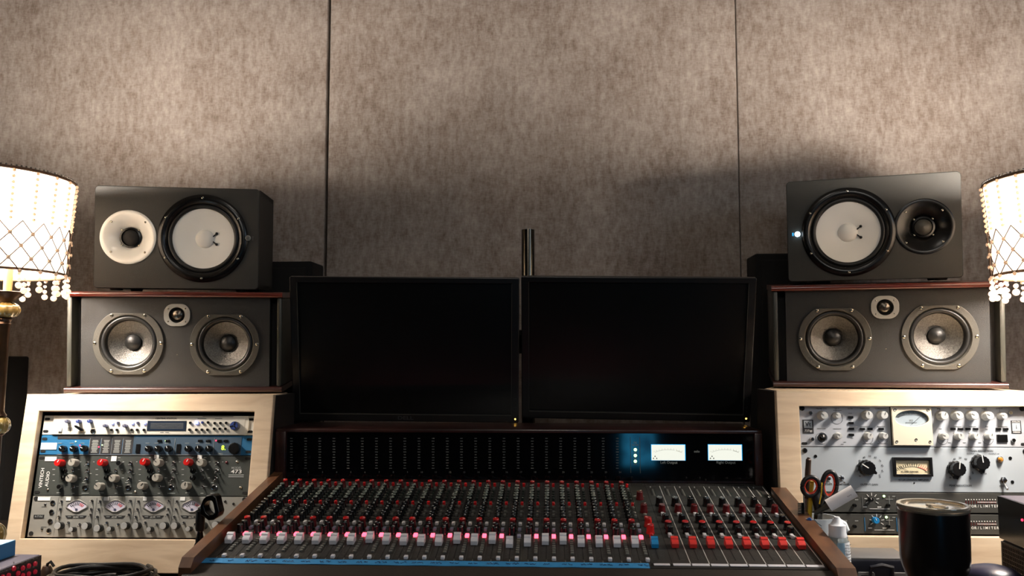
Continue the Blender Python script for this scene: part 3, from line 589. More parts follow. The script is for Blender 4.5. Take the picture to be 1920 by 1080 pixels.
# ---- right rack, units 3 and 4: dark compressor limiters
def comp(z1, z0, label, cy, ty, blue):
    u, p = unit(RR, z1, z0, 'compressor_unit', label, 'dbx_panel'); p.build('faceplate', u); chassis(u, z1, z0)
    lt = MB(); S = 'COMPRESSOR/LIMITER'
    for j, ch in enumerate(S): txt(lt, ch, .0075, 'print_white', RR.at(1782+j*5.2, ty))
    for j in range(12):
        for dy in (-12.5, -9, -6): P = RR.at(1811+j*5, ty+dy); lt.lathe([(.0011, 0), (.0011, .0008)], 'print_white' if dy < -12 else 'red_knob', T(P) @ OUT, 8)
    P = RR.at(1850, ty-7.5); lt.box(P.x-.02, P.x+.02, -.0009, -.0004, P.z-.0005, P.z+.0005, 'print_white')
    P = RR.at(1634.5 if not blue else 1644, cy)
    for j in range(7):
        t = math.radians(-120+j*40); q = P+Vector((math.sin(t)*.0125, 0, math.cos(t)*.0115)); lt.box(-.0006, .0006, -.001, -.0005, -.003, .003, 'print_white', M=T(q) @ Matrix.Rotation(t, 4, 'Y'))
    for s in (-1, 1): bars(lt, P.x+s*.015, P.z-.015, .008, 1, 1, .0018, 'print_white', 0)
    lt.box(P.x-.006, P.x+.036, -.001, -.0004, P.z-.0192, P.z-.0184, 'print_white')
    q = RR.at(1667, cy-1); lt.box(q.x-.007, q.x+.008, -.001, -.0004, q.z-.0005, q.z+.0005, 'print_grey'); lt.box(q.x-.0004, q.x+.0004, -.001, -.0004, q.z-.012, q.z+.007, 'print_grey')
    bars(lt, q.x+.010, q.z+.006, .006, 1, 1, .0016, 'print_grey', 0)
    for x in (1616 if not blue else 1621, 1681): a = RR.at(x, cy); lt.box(a.x-.0004, a.x+.0004, -.001, -.0004, z0+.006, z1-.008, 'knob_blue' if blue else 'print_dim')
    if blue: a = RR.at(1570, cy); lt.box(a.x-.0006, a.x+.0006, -.001, -.0004, z0+.006, z1-.008, 'knob_blue')
    for x in (1585, 1606): P2 = RR.at(x, cy); bars(lt, P2.x, P2.z, .007, 1, 1, .0018, 'print_grey', 0)
    lt.build('lettering', u)
    knob_at(u, RR, 1634.5+(9.5 if blue else 0), cy, .0066 if blue else .0045, .012, body='knob_blue' if blue else 'knob_black', ptr='print_white', ang=-.4, n=20)
    led(u, RR.at(1658+(4.5 if blue else 0), cy-6.5, .002), .0026, 'green_led')
    for x in (1604, 1667): knob_at(u, RR, x, cy+11, .0035, .009, body='knob_black', n=12)
comp(-4*UH-.006, -5*UH-.004, 'dark rack unit with white dial marks, third in the right rack', 937, 949.2, False)
comp(-5*UH-.006, -6*UH-.004, 'dark rack unit with a small blue knob, lowest in the right rack', 976.5, 990, True)
# ================================================================ loudspeakers
def flat_top_circle(r, cut, n=64, cut2=None):
    return [(r*math.cos(2*PI*i/n), max(-(cut2 or 9), min(cut, r*math.sin(2*PI*i/n)))) for i in range(n)]
def screw_part(parent, x, z, h, r=.004):
    return inst('screw', ('scr', r), lambda: MB().lathe([(r, 0), (r, r*.5), (r*.5, r*.75), (r*.45, r*.2), (0, r*.2)], 'screw', OUT, 10), parent, (x, -h, z))
def black_speaker(fr, label, wx, wz, hx, hz, white, ledx, ledz, lit):
    """sideways near field speaker: cabinet > white cone woofer, horn tweeter; pose frame at the centre of its front"""
    W2, H2 = .195, .125; SD = .22; FH = .0055
    root = thing('studio_speaker', label, 'speaker', M=fr.M)
    cb = MB()
    Rw, Rh = .108, .066
    # hollow behind the baffle so that the drivers sit deep
    cb = MB(); cb.plate(rrect(-W2, -H2, W2, H2, .010, 6), [circ(wx, wz, Rw*.86), circ(hx, hz, Rh*.93)], .020, 'black_vinyl', T(0, .020, 0) @ OUT, .002)
    x0, x1, z0, z1, t = -W2+.001, W2-.001, -H2+.001, H2-.001, .012
    cb.box(x0, x0+t, .019, SD, z0, z1, 'black_vinyl'); cb.box(x1-t, x1, .019, SD, z0, z1, 'black_vinyl'); cb.box(x0, x1, .019, SD, z0, z0+t, 'black_vinyl'); cb.box(x0, x1, .019, SD, z1-t, z1, 'black_vinyl'); cb.box(x0, x1, SD-.011, SD+.001, z0, z1, 'black_vinyl')
    cb.build('cabinet', root)
    for x in (-.15, .15):
        for y in (.03, SD-.035): inst('rubber_foot', 'foot', lambda: MB().lathe([(.014, -FH), (.016, 0)], 'rubber', None, 16), root, (x, y, -H2+.001))
    wf = MB(); wf.ringlathe([(Rw*1.0, 0), (Rw*1.0, .003), (Rw*.97, .006), (Rw*.90, .0085), (Rw*.84, .0070), (Rw*.79, .001), (Rw*.76, -.006)], 'gloss_black', OUT, 64)
    wf = wf.build('woofer', root, (wx, 0, wz)); wf['label'] = 'woofer with white cone in a black ring'
    MB().ringlathe([(Rw*.80, -.006)]+[(Rw*(.74+.055*math.cos(t)), -.006+.007*math.sin(t)) for t in [PI*i/8 for i in range(9)]], 'rubber', OUT, 64).build('surround', wf)
    MB().ringlathe([(Rw*.69, -.007), (Rw*.45, -.014), (Rw*.2, -.022)], 'cone_white', OUT, 64).build('cone', wf)
    MB().lathe([(Rw*.215, -.022), (Rw*.2, -.018), (Rw*.14, -.014), (Rw*.07, -.012), (0, -.0115)], 'cap_white', OUT, 40).build('dust_cap', wf)
    for s in (-1, 1):
        MB().cyl((Rw*.19, .018, s*Rw*.06), (Rw*.27, .016, s*Rw*.125), .0015, 'knob_black', n=8).ball((Rw*.27, .0155, s*Rw*.125), .0036, 'knob_black').build('terminal', wf)
    for i in range(6): a = PI/2+i*PI/3; screw_part(wf, math.cos(a)*Rw*.92, math.sin(a)*Rw*.92, .0085, .0028)
    hm = 'horn_white' if white else 'gloss_black'
    hr = MB(); hr.ringlathe([(Rh, 0), (Rh, .002), (Rh*.96, .0032), (Rh*.86, .0018), (Rh*.72, -.003), (Rh*.55, -.010), (Rh*.42, -.018), (Rh*.36, -.024)], hm, OUT, 56)
    hr = hr.build('tweeter_horn', root, (hx, 0, hz)); hr['label'] = 'white flared horn' if white else 'black flared horn'
    MB().ringlathe([(Rh*.40, -.0235), (Rh*.38, -.015), (Rh*.32, -.014), (Rh*.27, -.019)], 'knob_black', OUT, 32).build('throat_ring', hr)
    MB().lathe([(Rh*.30, -.019), (Rh*.25, -.015), (Rh*.14, -.011), (0, -.0095)], 'matte_black' if white else 'frame_grey', OUT, 28).build('dome', hr)
    for a in (.75, 2.39, 3.89, 5.53): screw_part(hr, math.cos(a)*Rh*.82, math.sin(a)*Rh*.82, .0005, .0026)
    for a in (.75, 2.39, 3.89, 5.53): screw_part(hr, math.cos(a)*Rh*.42, math.sin(a)*Rh*.42, -.017, .0022)
    e = MB(); e.lathe([(.0065, 0), (.0065, .0015), (.0055, .002), (0, .002)], 'hs_led' if lit else 'tweeter_plate', OUT, 20)
    if not lit:
        e.plate(circ(0, 0, .0052, 20), [circ(0, 0, .0044, 20)], .0006, 'knob_black', T(0, -.002, 0) @ OUT)
        for a in range(3): e.box(-.0004, .0004, -.0026, -.002, -.0042, .0042, 'knob_black', M=Matrix.Rotation(a*PI/3, 4, 'Y'))
        e.box(.009, .0125, -.001, 0, -.005, .005, 'logo_grey')
    else: e.box(-.0125, -.009, -.001, 0, -.004, .004, 'vu_edge')
    e.build('emblem', root, (ledx, -.0085, ledz))
    return root
def local(fr, px, py): q = fr.at(px, py); return q.x, q.z
HL = Frame(-.9559, 2.0211, .2921, -.0618, .1835, .0013); HR_ = Frame(.7347, 2.0982, .3113, -.081, -.30, .006)
black_speaker(HL, 'black speaker with a white tweeter horn, on the left wood-topped speaker', *local(HL, 380.5, 447), *local(HL, 240.5, 444.5), True, *local(HL, 466.5, 447), False)
black_speaker(HR_, 'black speaker with a black horn and lit badge, on the right wood-topped speaker', *local(HR_, 1590, 435), *local(HR_, 1732.6, 424.8), False, *local(HR_, 1495.6, 439.5), True)
def wood_speaker(fr, label, wl, wr, tw, dot, wings):
    H = .12; root = thing('studio_speaker', label, 'speaker', M=fr.M)
    P = MB(); tt = .013
    def plank(zc, name, mt, up):
        prof = rrect(-.016, zc-tt/2, .30, zc+tt/2, .0062, 5)
        m = MB(); m.prism([(y, z) for y, z in prof], -.251, .251, mt, Matrix(((0, 0, 1, 0), (1, 0, 0, 0), (0, 1, 0, 0), (0, 0, 0, 1)))); m.build(name, root)
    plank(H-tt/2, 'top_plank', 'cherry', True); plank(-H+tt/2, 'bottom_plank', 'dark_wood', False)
    R1 = .0815
    zt = H-tt; zb = -H+tt
    bx = .219
    holes = [circ(wl[0], wl[1], R1*.86), circ(wr[0], wr[1], R1*.86), circ(tw[0], tw[1], .018, 32)]
    c = MB(); c.plate([(-bx, zb), (bx, zb), (bx, zt), (-bx, zt)], holes, .018, 'baffle_black', T(0, .018, 0) @ OUT)
    c.box(-bx, bx, .28, .29, zb, zt, 'baffle_black'); c.box(-bx, -bx+.012, .018, .28, zb, zt, 'baffle_black'); c.box(bx-.012, bx, .018, .28, zb, zt, 'baffle_black'); c.build('cabinet', root)
    for s in (-1, 1):
        m = MB(); xa, xb = (.237, .249) if s > 0 else (-.249, -.237)
        m.box(xa, xb, -.008, .29, zb, zt, 'wing_grey', .004); m.box(min(s*bx, s*.24), max(s*bx, s*.24), .03, .29, zb, zt, 'matte_black'); m.build('side_wing', root)
    for (x, z) in (wl, wr):
        w_ = MB(); w_.plate(flat_top_circle(R1, R1*.87, cut2=R1*.92), [circ(0, 0, R1*.82)], .005, 'frame_grey', OUT, .001)
        w_.ringlathe([(R1*.83, .004), (R1*.80, .001), (R1*.78, -.004)], 'frame_grey', OUT, 56)
        w_ = w_.build('woofer', root, (x, 0, z))
        MB().ringlathe([(R1*.80, -.005)]+[(R1*(.735+.075*math.cos(t)), -.005+.008*math.sin(t)) for t in [PI*i/8 for i in range(9)]]+[(R1*.64, -.010)], 'rubber', OUT, 56).build('surround', w_)
        MB().ringlathe([(R1*.655, -.009), (R1*.45, -.020), (R1*.21, -.034)], 'cone_weave', OUT, 56).build('cone', w_)
        MB().lathe([(R1*.235, -.034), (R1*.23, -.026), (R1*.17, -.0215), (R1*.09, -.019), (0, -.018)], 'rubber', OUT, 36).build('dust_cap', w_)
        for i in range(6): a = i*PI/3; screw_part(w_, math.cos(a)*R1*.935, math.sin(a)*R1*.935, .0045, .0036)
    t_ = MB(); t_.plate([(-.031 if False else x_, y_) for x_, y_ in rrect(-.0305, -.0265, .0305, .0265, .022, 8)], [circ(0, 0, .0185, 32)], .004, 'tweeter_plate', OUT, .0008)
    t_ = t_.build('tweeter', root, (tw[0], 0, tw[1])); t_['label'] = 'pale grey tweeter plate'
    MB().ringlathe([(.0185, .004), (.0175, .001), (.0145, -.004)], 'rubber', OUT, 32).build('surround', t_)
    MB().lathe([(.0148, -.004), (.012, .0005), (.007, .003), (0, .004)], 'tweeter_dome', OUT, 28).build('dome', t_)
    for a in (.72, 2.42, 3.86, 5.56): screw_part(t_, math.cos(a)*.0262, math.sin(a)*.0235, .004, .0018)
    inst('indicator_light', 'dot', lambda: MB().lathe([(.0012, 0), (0, .001)], 'screw', OUT, 8), root, (dot[0], 0, dot[1]))
    return root
FL = Frame(-.9356, 1.9892, .0369, -.0741, .1534); FR = Frame(.7336, 2.0315, .0505, -.0929, -.1894)
wood_speaker(FL, 'wide black speaker with two woofers and wooden planks, on the left rack', local(FL, 241.5, 643), local(FL, 422, 645), local(FL, 332.4, 590.6), local(FL, 332, 665), None)
wood_speaker(FR, 'wide black speaker with two woofers and wooden planks, on the right rack', local(FR, 1564.7, 634.5), local(FR, 1761.6, 631), local(FR, 1659, 576), local(FR, 1661.5, 654), None)
# dark cabinets standing behind
def cabinet(label, x0, x1, ztop, y0, y1, name='speaker_cabinet'):
    o = thing(name, label, 'cabinet', loc=((x0+x1)/2, y0, 0)); w_ = (x1-x0)/2
    MB().box(-w_, w_, 0.012, y1-y0, 0, ztop, 'hole', .006).build('body', o)
    MB().box(-w_+.015, w_-.015, 0, .014, .03, ztop-.02, 'hole', .003).build('grille', o)
cabinet('tall black cabinet behind the left speakers, beside the left screen', W(440, 500, 2.42).x, W(583, 500, 2.42).x, W(540, 489, 2.42).z, 2.42, 2.55)
cabinet('tall black cabinet behind the right speakers, beside the right screen', W(1418, 500, 2.42).x, W(1560, 500, 2.42).x, W(1440, 474, 2.42).z, 2.42, 2.55)
q = W(12, 668, 2.44); cabinet('black cabinet at the far left edge, behind the bead-shaded lamp', q.x-.35, q.x, q.z, 2.44, 2.55)
# ================================================================ monitors and their pole
def monitor(fr, label, logo, lx, ly):
    root = thing('computer_monitor', label, 'monitor', M=fr.M)
    b = MB(); b.plate(rrect(-.278, -.181, .278, .176, .004), [[(-.2595, -.162), (.2595, -.162), (.2595, .162), (-.2595, .162)]], .014, 'bezel', T(0, .004, 0) @ OUT, .002)
    for x0, x1, z0, z1 in ((-.2605, -.2595, -.162, .162), (.2595, .2605, -.162, .162), (-.26, .26, -.1635, -.162)): b.box(x0, x1, -.0105, -.0095, z0, z1, 'frame_grey')
    b.build('bezel', root)
    MB().box(-.262, .262, -.003, .002, -.165, .165, 'screen').build('screen', root)
    MB().box(-.272, .272, .004, .035, -.176, .172, 'bezel', .008).box(-.13, .13, .03, .055, -.1, .1, 'bezel', .01).build('housing', root)
    if logo: m = MB(); m.text('DELL', .0125, 'logo_grey', T(0, -.0106, -.1715) @ OUT @ Matrix.Diagonal((1.4, 1, 1, 1))); m.build('lettering', root)
    P = fr.at(lx, ly, .010); MB().lathe([(.0022, 0), (0, .001)], 'amber_led', OUT, 12).build('power_light', root, (P.x, -.010, P.z))
    for i in range(4): MB().box(-.002, .002, -.0112, -.0098, -.0015, .0015, 'rubber').build('button', root, (P.x, 0, P.z+.017+i*.011))
ML = Frame(-.3965, 2.069, .0216, -.2001, .0411, .009); MR = Frame(.165, 2.0914, .0231, -.2721, -.0107, .0136)
monitor(ML, 'black computer screen with maker lettering, left of the pair', True, 966, 786)
monitor(MR, 'black computer screen right of the pole, upper right of the pair', False, 1399, 785)
pp = W(990, 470, 2.22); ptop = W(990, 431, 2.22).z
st = thing('monitor_stand', 'upright metal pole rising behind the two black screens', 'stand', loc=(pp.x, 2.22, DZ))
MB().lathe([(.017, 0), (.017, ptop-DZ), (.012, ptop-DZ+.001)], 'pole_metal', None, 28).build('pole', st)
MB().box(-.12, .12, -.08, .12, 0, .012, 'matte_black', .004).build('base', st)
arm = MB(); arm.box(-.36, .36, -.045, -.015, CZ+.02-DZ, CZ+.06-DZ, 'matte_black', .004); arm.box(-.03, .03, -.045, .03, CZ+.01-DZ, CZ+.07-DZ, 'matte_black', .004)
for x in (ML.O.x-pp.x, MR.O.x-pp.x): arm.cyl((x, -.095, CZ+.032-DZ), (x, -.03, CZ+.04-DZ), .02, 'matte_black')
arm.build('cross_arm', st)
# ================================================================ mixing console
CO = Vector((-.6019, 1.4937, CZ-.3472)); CRZ = .0195; SL = math.radians(9.5)
CONM = T(CO) @ Matrix.Rotation(CRZ, 4, 'Z')
con = thing('mixing_console', 'wide mixing console with wooden cheeks, white faders and glowing red buttons', 'mixing console', M=CONM)
SM = Matrix.Rotation(SL, 4, 'X')                     # slope: local x right, y up the slope, z off the surface
UP = Matrix.Identity(4)
def knobz(r, h, body, top, ptr):                      # console knob standing on +Z
    m = MB(); m.lathe([(r*1.12, 0), (r*1.12, h*.12), (r, h*.2), (r*.9, h*.9)], body, None, 14); m.lathe([(r*.9, h*.9), (r*.78, h), (0, h)], top, None, 14)
    if ptr: m.box(-r*.1, r*.1, r*.15, r*.8, h, h+.0004, ptr)
    return m
def cknob(name, parent, u_, v_, r, h, body, top, ptr='print_white', ang=None, label=None):
    o = inst(name, ('ck', r, h, body, top, ptr), lambda: knobz(r, h, body, top, ptr), parent, (u_, v_, 0), (0, 0, random.uniform(-2.2, 2.2) if ang is None else ang))
    if label: o['label'] = label
    return o
def cbtn(name, parent, u_, v_, w_, l_, h, m_):
    return inst(name, ('cb', w_, l_, h, m_), lambda: MB().box(-w_/2, w_/2, -l_/2, l_/2, 0, h, m_, min(w_, h)*.15, seg=1), parent, (u_, v_, 0))
def cap(m_):
    m = MB(); w_ = .0062
    m.prism([(-.0105, 0), (.0105, 0), (.0105, .014), (.006, .0155), (.0005, .0140), (-.0005, .0118), (-.0085, .0095), (-.0105, .007)], -w_, w_, m_, Matrix(((0, 0, 1, 0), (1, 0, 0, 0), (0, 1, 0, 0), (0, 0, 0, 1))))
    return m
def strip_mesh():
    m = MB(); x0, x1 = -.0247, .0073
    m.box(x0+.0002, x1-.0002, -.012, .425, -.004, 0, 'strip_grey')
    m.box(x1-.0008, x1-.0002, -.012, .423, .0, .0003, 'print_dim')
    m.box(-.0142, -.0126, .002, .088, 0, .0003, 'hole')                 # fader slot
    for i in range(14):
        y = .004+i*.006
        m.box(-.0205, -.0160, y, y+.0006, 0, .0003, 'print_dim'); m.box(-.0112, -.0062, y, y+.0006, 0, .0003, 'print_dim')
    for y in (.105, .163, .172, .186, .20, .216, .232, .249, .268, .29, .307, .322, .338, .355, .374, .398): m.box(x0+.002, x1-.002, y, y+.0004, 0, .0003, 'print_dim')
    for y in (.094, .122, .148, .176, .238, .282): m.box(-.003, .005, y, y+.001, 0, .0003, 'print_grey')
    m.box(x0+.012, x0+.013, -.012, -.004, 0, .0004, 'print_grey')
    return m
EQ = (.281, .299, .314, .330, .346, .364); AX = (.177, .192, .209, .223, .2415, .258)
rest_eq = MB(); rest_ax = MB(); rest_as = MB()
PU = .032
FV = [848]*24
for i, y in {8: 835, 13: 835, 14: 843, 15: 833, 16: 858, 18: 837, 19: 833, 11: 851, 12: 850, 9: 845}.items(): FV[i] = y
for i in range(24):
    s = inst('channel_strip', 'strip', strip_mesh, con, (0, 0, 0)); s.matrix_local = SM @ T(i*PU, 0, .0)
    K = -.0134
    cknob('gain_knob', s, K, .386, .0056, .016, 'red_knob', 'red_cap')
    for j, v_ in enumerate(EQ):
        if j < 4: cknob('equaliser_knob', s, K, v_, .0056, .0145, 'knob_black', 'eq_cap')
        else: 
            t = knobz(.0056, .0145, 'knob_black', 'eq_cap', 'print_white'); M_ = SM @ T(i*PU+K, v_, 0) @ Matrix.Rotation(random.uniform(-2, 2), 4, 'Z')
            for f_, mi in zip(t.f, t.m): pass
            for mn in t.mats:
                mi = t.mats.index(mn); rest_eq.add(t.v, [f_ for f_, q_ in zip(t.f, t.m) if q_ == mi], mn, M_)
    for j, v_ in enumerate(AX):
        if j < 4: cknob('aux_knob', s, K, v_, .0056, .0155, 'knob_black', 'knob_black')
        else:
            t = knobz(.0056, .0155, 'knob_black', 'knob_black', 'print_white'); M_ = SM @ T(i*PU+K, v_, 0) @ Matrix.Rotation(random.uniform(-2, 2), 4, 'Z')
            for mn in t.mats:
                mi = t.mats.index(mn); rest_ax.add(t.v, [f_ for f_, q_ in zip(t.f, t.m) if q_ == mi], mn, M_)
    cknob('send_knob', s, K, .149, .0066, .018, 'red_knob', 'red_cap')
    cknob('pan_knob', s, K+.0008, .131, .0062, .016, 'knob_black', 'knob_black')
    cknob('level_knob', s, K-.0004, .1125, .0066, .016, 'knob_black', 'knob_black')
    cbtn('phase_button', s, 0, .395, .0058, .0058, .008, 'red_button')
    cbtn('pad_button', s, 0, .372, .0055, .006, .006, 'grey_button')
    for v_ in (.352, .336, .321, .306): cbtn('filter_button', s, 0, v_, .005, .006, .006, 'dark_button')
    cbtn('equaliser_button', s, 0, .270, .0055, .006, .009, 'red_button')
    cbtn('insert_button', s, 0, .258, .0055, .007, .005, 'grey_button')
    cbtn('send_button', s, 0, .2255, .0055, .006, .006, 'grey_button'); cbtn('send_button', s, 0, .2075, .0055, .006, .006, 'grey_button')
    cbtn('solo_button', s, 0, .160, .0062, .009, .006, 'white_button')
    cbtn('select_button', s, 0, .131, .0062, .010, .0055, 'lavender_button')
    o = cbtn('mute_button', s, 0, .101, .0074, .011, .0045, 'lit_red' if i != 16 else 'lavender_button')
    if i != 16: o['label'] = 'mute button glowing red'
    for j, v_ in enumerate((.024, .034, .044, .054, .064, .0735, .083)):
        if j < 4: cbtn('assign_button', s, 0, v_, .0058, .0058, .0035, 'grey_button')
        else: rest_as.box(-.0029, .0029, -.0029, .0029, 0, .0035, 'grey_button', M=SM @ T(i*PU, v_, 0))
    cbtn('record_button', s, 0, -.0035, .0070, .0085, .0055, 'fader_white')
    fv = .0635-(FV[i]-848)/3.6*.0026
    inst('fader_cap', 'cap_w', lambda: cap('fader_white'), s, (K-.0018, fv, .0015))
for m_, n_ in ((rest_eq, 'equaliser_knobs'), (rest_ax, 'aux_knobs'), (rest_as, 'assign_buttons')):
    o = m_.build(n_, con); o['kind'] = 'stuff'
# master strip
ms = MB(); ms.box(.7392, .7768, -.026, .425, -.004, 0, 'strip_grey'); ms.box(.7405, .7411, -.012, .42, 0, .0003, 'hole'); ms.box(.7762, .777, -.012, .42, 0, .0003, 'hole')
ms.box(.7548, .7564, .006, .048, 0, .0003, 'hole'); ms.box(.745, .772, -.021, -.0135, 0, .0008, 'fader_white')
for j in range(7): ms.box(.747+j*.0036, .7488+j*.0036, .412, .418, 0, .0004, 'hole')
for y in (.352, .275, .262, .21, .188, .15, .118, .1, .092): ms.box(.748, .771, y, y+.0006, 0, .0004, 'print_dim')
ms.prism([(.744, .335), (.755, .348), (.768, .335)], .0, .0006, 'print_grey')
for i in range(9):
    ms.box(.7455, .752, .006+i*.005, .0066+i*.005, 0, .0003, 'print_dim'); ms.box(.759, .768, .006+i*.005, .0066+i*.005, 0, .0003, 'print_dim')
ms = ms.build('master_strip', con, M=SM)
for v_ in (.3176, .2396, .1616, .1264): cknob('master_knob', ms, .7556, v_, .0072, .018, 'red_knob' if v_ > .2 else 'red_cap', 'red_knob' if v_ > .2 else 'red_cap')
for v_ in (.1934, .1067): cbtn('master_button', ms, .7550, v_, .0062, .009, .008, 'red_button')
cbtn('master_button', ms, .7550, .215, .0062, .007, .006, 'grey_button')
o = inst('fader_cap', 'cap_b', lambda: cap('fader_blue'), ms, (.7556, .062, .0015)); o['label'] = 'blue fader cap'
# group strips
GP = .0317
def group_mesh():
    m = MB(); x0, x1 = -.0149, .0168
    m.box(x0+.0002, x1-.0002, -.026, .425, -.004, 0, 'strip_grey'); m.box(x1-.0012, x1-.0002, -.012, .404, 0, .0004, 'print_white')
    m.box(-.0008, .0008, .004, .085, 0, .0003, 'hole'); m.box(x0+.001, x1-.0015, -.0215, -.0130, 0, .001, 'fader_white')
    for i in range(13):
        m.box(-.0095, -.003, .006+i*.006, .0066+i*.006, 0, .0003, 'print_dim'); m.box(.003, .0105, .006+i*.006, .0066+i*.006, 0, .0003, 'print_dim')
    for y in (.404, .322, .315, .282, .212, .205, .17, .102, .095): m.box(x0+.001, x1-.001, y, y+.0005, 0, .0003, 'print_dim')
    m.box(-.008, -.0055, .345, .385, 0, .0004, 'hole'); m.box(-.003, .0, .34, .385, 0, .0004, 'grey_button'); m.box(.001, .004, .332, .37, 0, .0004, 'dark_button')
    for j in range(6): m.box(x0+.005+j*.0036, x0+.0068+j*.0036, .412, .418, 0, .0004, 'hole')
    m.lathe([(.0018, 0), (.001, .002)], 'print_grey', T(-.005, .397, 0), 8)
    return m
for j in range(8):
    s = inst('group_strip', 'gstrip', group_mesh, con, (0, 0, 0)); s.matrix_local = SM @ T(.7915+GP*j, 0, 0)
    cknob('group_knob', s, 0, .280, .0074, .018, 'knob_black', 'knob_black', ang=.3)
    cknob('send_knob', s, .0004, .2425, .0070, .016, 'red_knob', 'red_knob', ptr=None)
    cbtn('group_button', s, -.001, .222, .0066, .009, .006, 'white_button')
    cknob('pan_knob', s, 0, .187, .0070, .016, 'knob_black', 'knob_black', ang=.2)
    cknob('send_knob', s, .0006, .152, .0070, .015, 'knob_black', 'red_cap', ptr=None)
    cknob('level_knob', s, -.0004, .128, .0070, .015, 'knob_black', 'knob_black', ptr=None)
    cbtn('group_button', s, -.0022, .1105, .0068, .012, .006, 'white_button'); cbtn('solo_button', s, .0032, .107, .004, .009, .004, 'grey_button')
    o = inst('fader_cap', 'cap_r', lambda: cap('fader_red'), s, (0, .0635, .0015)); o['label'] = 'red fader cap'
# body, cheeks, armrest
def side_poly(h0):      # console side outline in (y,z)
    return h0
c_, s_ = math.cos(SL), math.sin(SL)
def slp(v_, h): return (v_*c_-h*s_, v_*s_+h*c_)
body = MB(); X0, X1 = -.0285, 1.0335; zd = CZ-.47-CO.z
poly = [slp(-.036, -.005), slp(.43, -.005), (slp(.43, 0)[0]+.12, slp(.43, -.005)[1]), (slp(.43, 0)[0]+.12, zd+.001), (-.02, zd+.001)]
PX = Matrix(((0, 0, 1, 0), (1, 0, 0, 0), (0, 1, 0, 0), (0, 0, 0, 1)))
body.prism(poly, X0, X1, 'matte_black', PX); body.box(X0, X1, -.030, -.012, -.004, .0, 'strip_grey', M=SM); body.box(X0, -.0250, -.03, .425, -.004, 0, 'strip_grey', M=SM); body.box(.7768+.2537, X1, -.03, .425, -.004, 0, 'strip_grey', M=SM)
body.build('body', con)
ar = MB(); arc_ = [slp(-.036, .001)]+[(slp(-.036, 0)[0]-.045-.035*math.sin(t), slp(-.036, 0)[1]-.0405+.034*math.cos(t)) for t in [PI*i/8 for i in range(9)]]+[slp(-.036, -.05)]
ar.prism(arc_, X0-.012, X1+.02, 'armrest', PX); ar.build('armrest', con)
for xa, xb, h in ((-.0500, -.0290, .022), (1.0345, 1.0655, .016)):
    ve = .352 if xa > 0 else .43; ye = slp(ve, 0)[0]
    pl = [slp(-.075, h-.012), slp(-.060, h), slp(ve, h), (ye, zd+.001), (slp(-.075, 0)[0]+.03, zd+.001), slp(-.085, -.04)]
    m = MB(); m.prism(pl, xa, xb, 'walnut', PX); m.build('wooden_cheek', con)
# meter bridge
BY = slp(.43, 0)[0]-.006; bz0 = slp(.43, 0)[1]; bz1 = CZ-.160-CO.z
br = MB(); L_, R_ = -.0480, 1.0345
# bridge is the raised box at the back: dark wood frame round a black glass face
gx0, gx1, gz0, gz1 = -.0245, 1.0170, bz0+.006, bz1-.004
br.box(L_, R_, BY+.004, BY+.19, bz0, bz1-.004, 'dark_wood')
br.box(L_, R_, BY-.006, BY+.19, bz1-.008, bz1, 'dark_wood', .002)
br.box(L_, gx0, BY-.010, BY+.01, bz0-.004, bz1-.006, 'dark_wood', .002); br.box(gx1, R_, BY-.010, BY+.01, bz0-.004, bz1-.006, 'dark_wood', .002)
br = br.build('meter_bridge', con)
BF = Frame(0, 0, 0); BF.A = Matrix.Rotation(CRZ, 3, 'Z'); BF.M = CONM; BF.O = CO
gl = MB(); gl.box(gx0, gx1, BY-.001, BY+.005, gz0, gz1, 'panel_black'); gl.build('glass_panel', br)
HG = -(BY-.001)+.0004
lt = MB()
for i in range(24):
    for j in range(12):
        P = BF.at(546.4+26.57*i, 822+j*5.09, HG); ww = (.0028, .0032, .0022, .003)[j % 4]
        lt.box(P.x-ww, P.x+ww, BY-.0016, BY-.0011, P.z-.0009, P.z+.0009, 'print_dim')
    P = BF.at(551.5+26.57*i, 885.5, HG); lt.text(str(i+1), .0055, 'print_dim', T(P.x, BY-.0015, P.z) @ OUT)
for x in (1182.3, 1200): P = BF.at(x, 853, HG); a = BF.at(x, 820, HG).z; c = BF.at(x, 887, HG).z; lt.box(P.x-.0005, P.x+.0005, BY-.0016, BY-.0011, c, a, 'print_dim')
for s, x, y, sz in (('Left Output', 1254, 867.3, .0078), ('Right Output', 1361, 867.3, .0078), ('solo', 1306.5, 846.5, .0075), ('+48V', 1191, 849, .0042), ('+24V', 1191, 859.5, .0042), ('-24V', 1191, 870.5, .0042), ('DC', 1191, 830, .005), ('POWER', 1191, 834.5, .0042)):
    P = BF.at(x, y, HG); lt.text(s, sz, 'print_grey', T(P.x, BY-.0016, P.z) @ OUT)
lt.build('lettering', br)
for y in (843.2, 854.2, 865): P = BF.at(1191.3, y, HG); MB().lathe([(.0036, 0), (.0028, .0012), (0, .0018)], 'green_led', OUT, 16).build('indicator_light', br, (P.x, BY-.001, P.z))
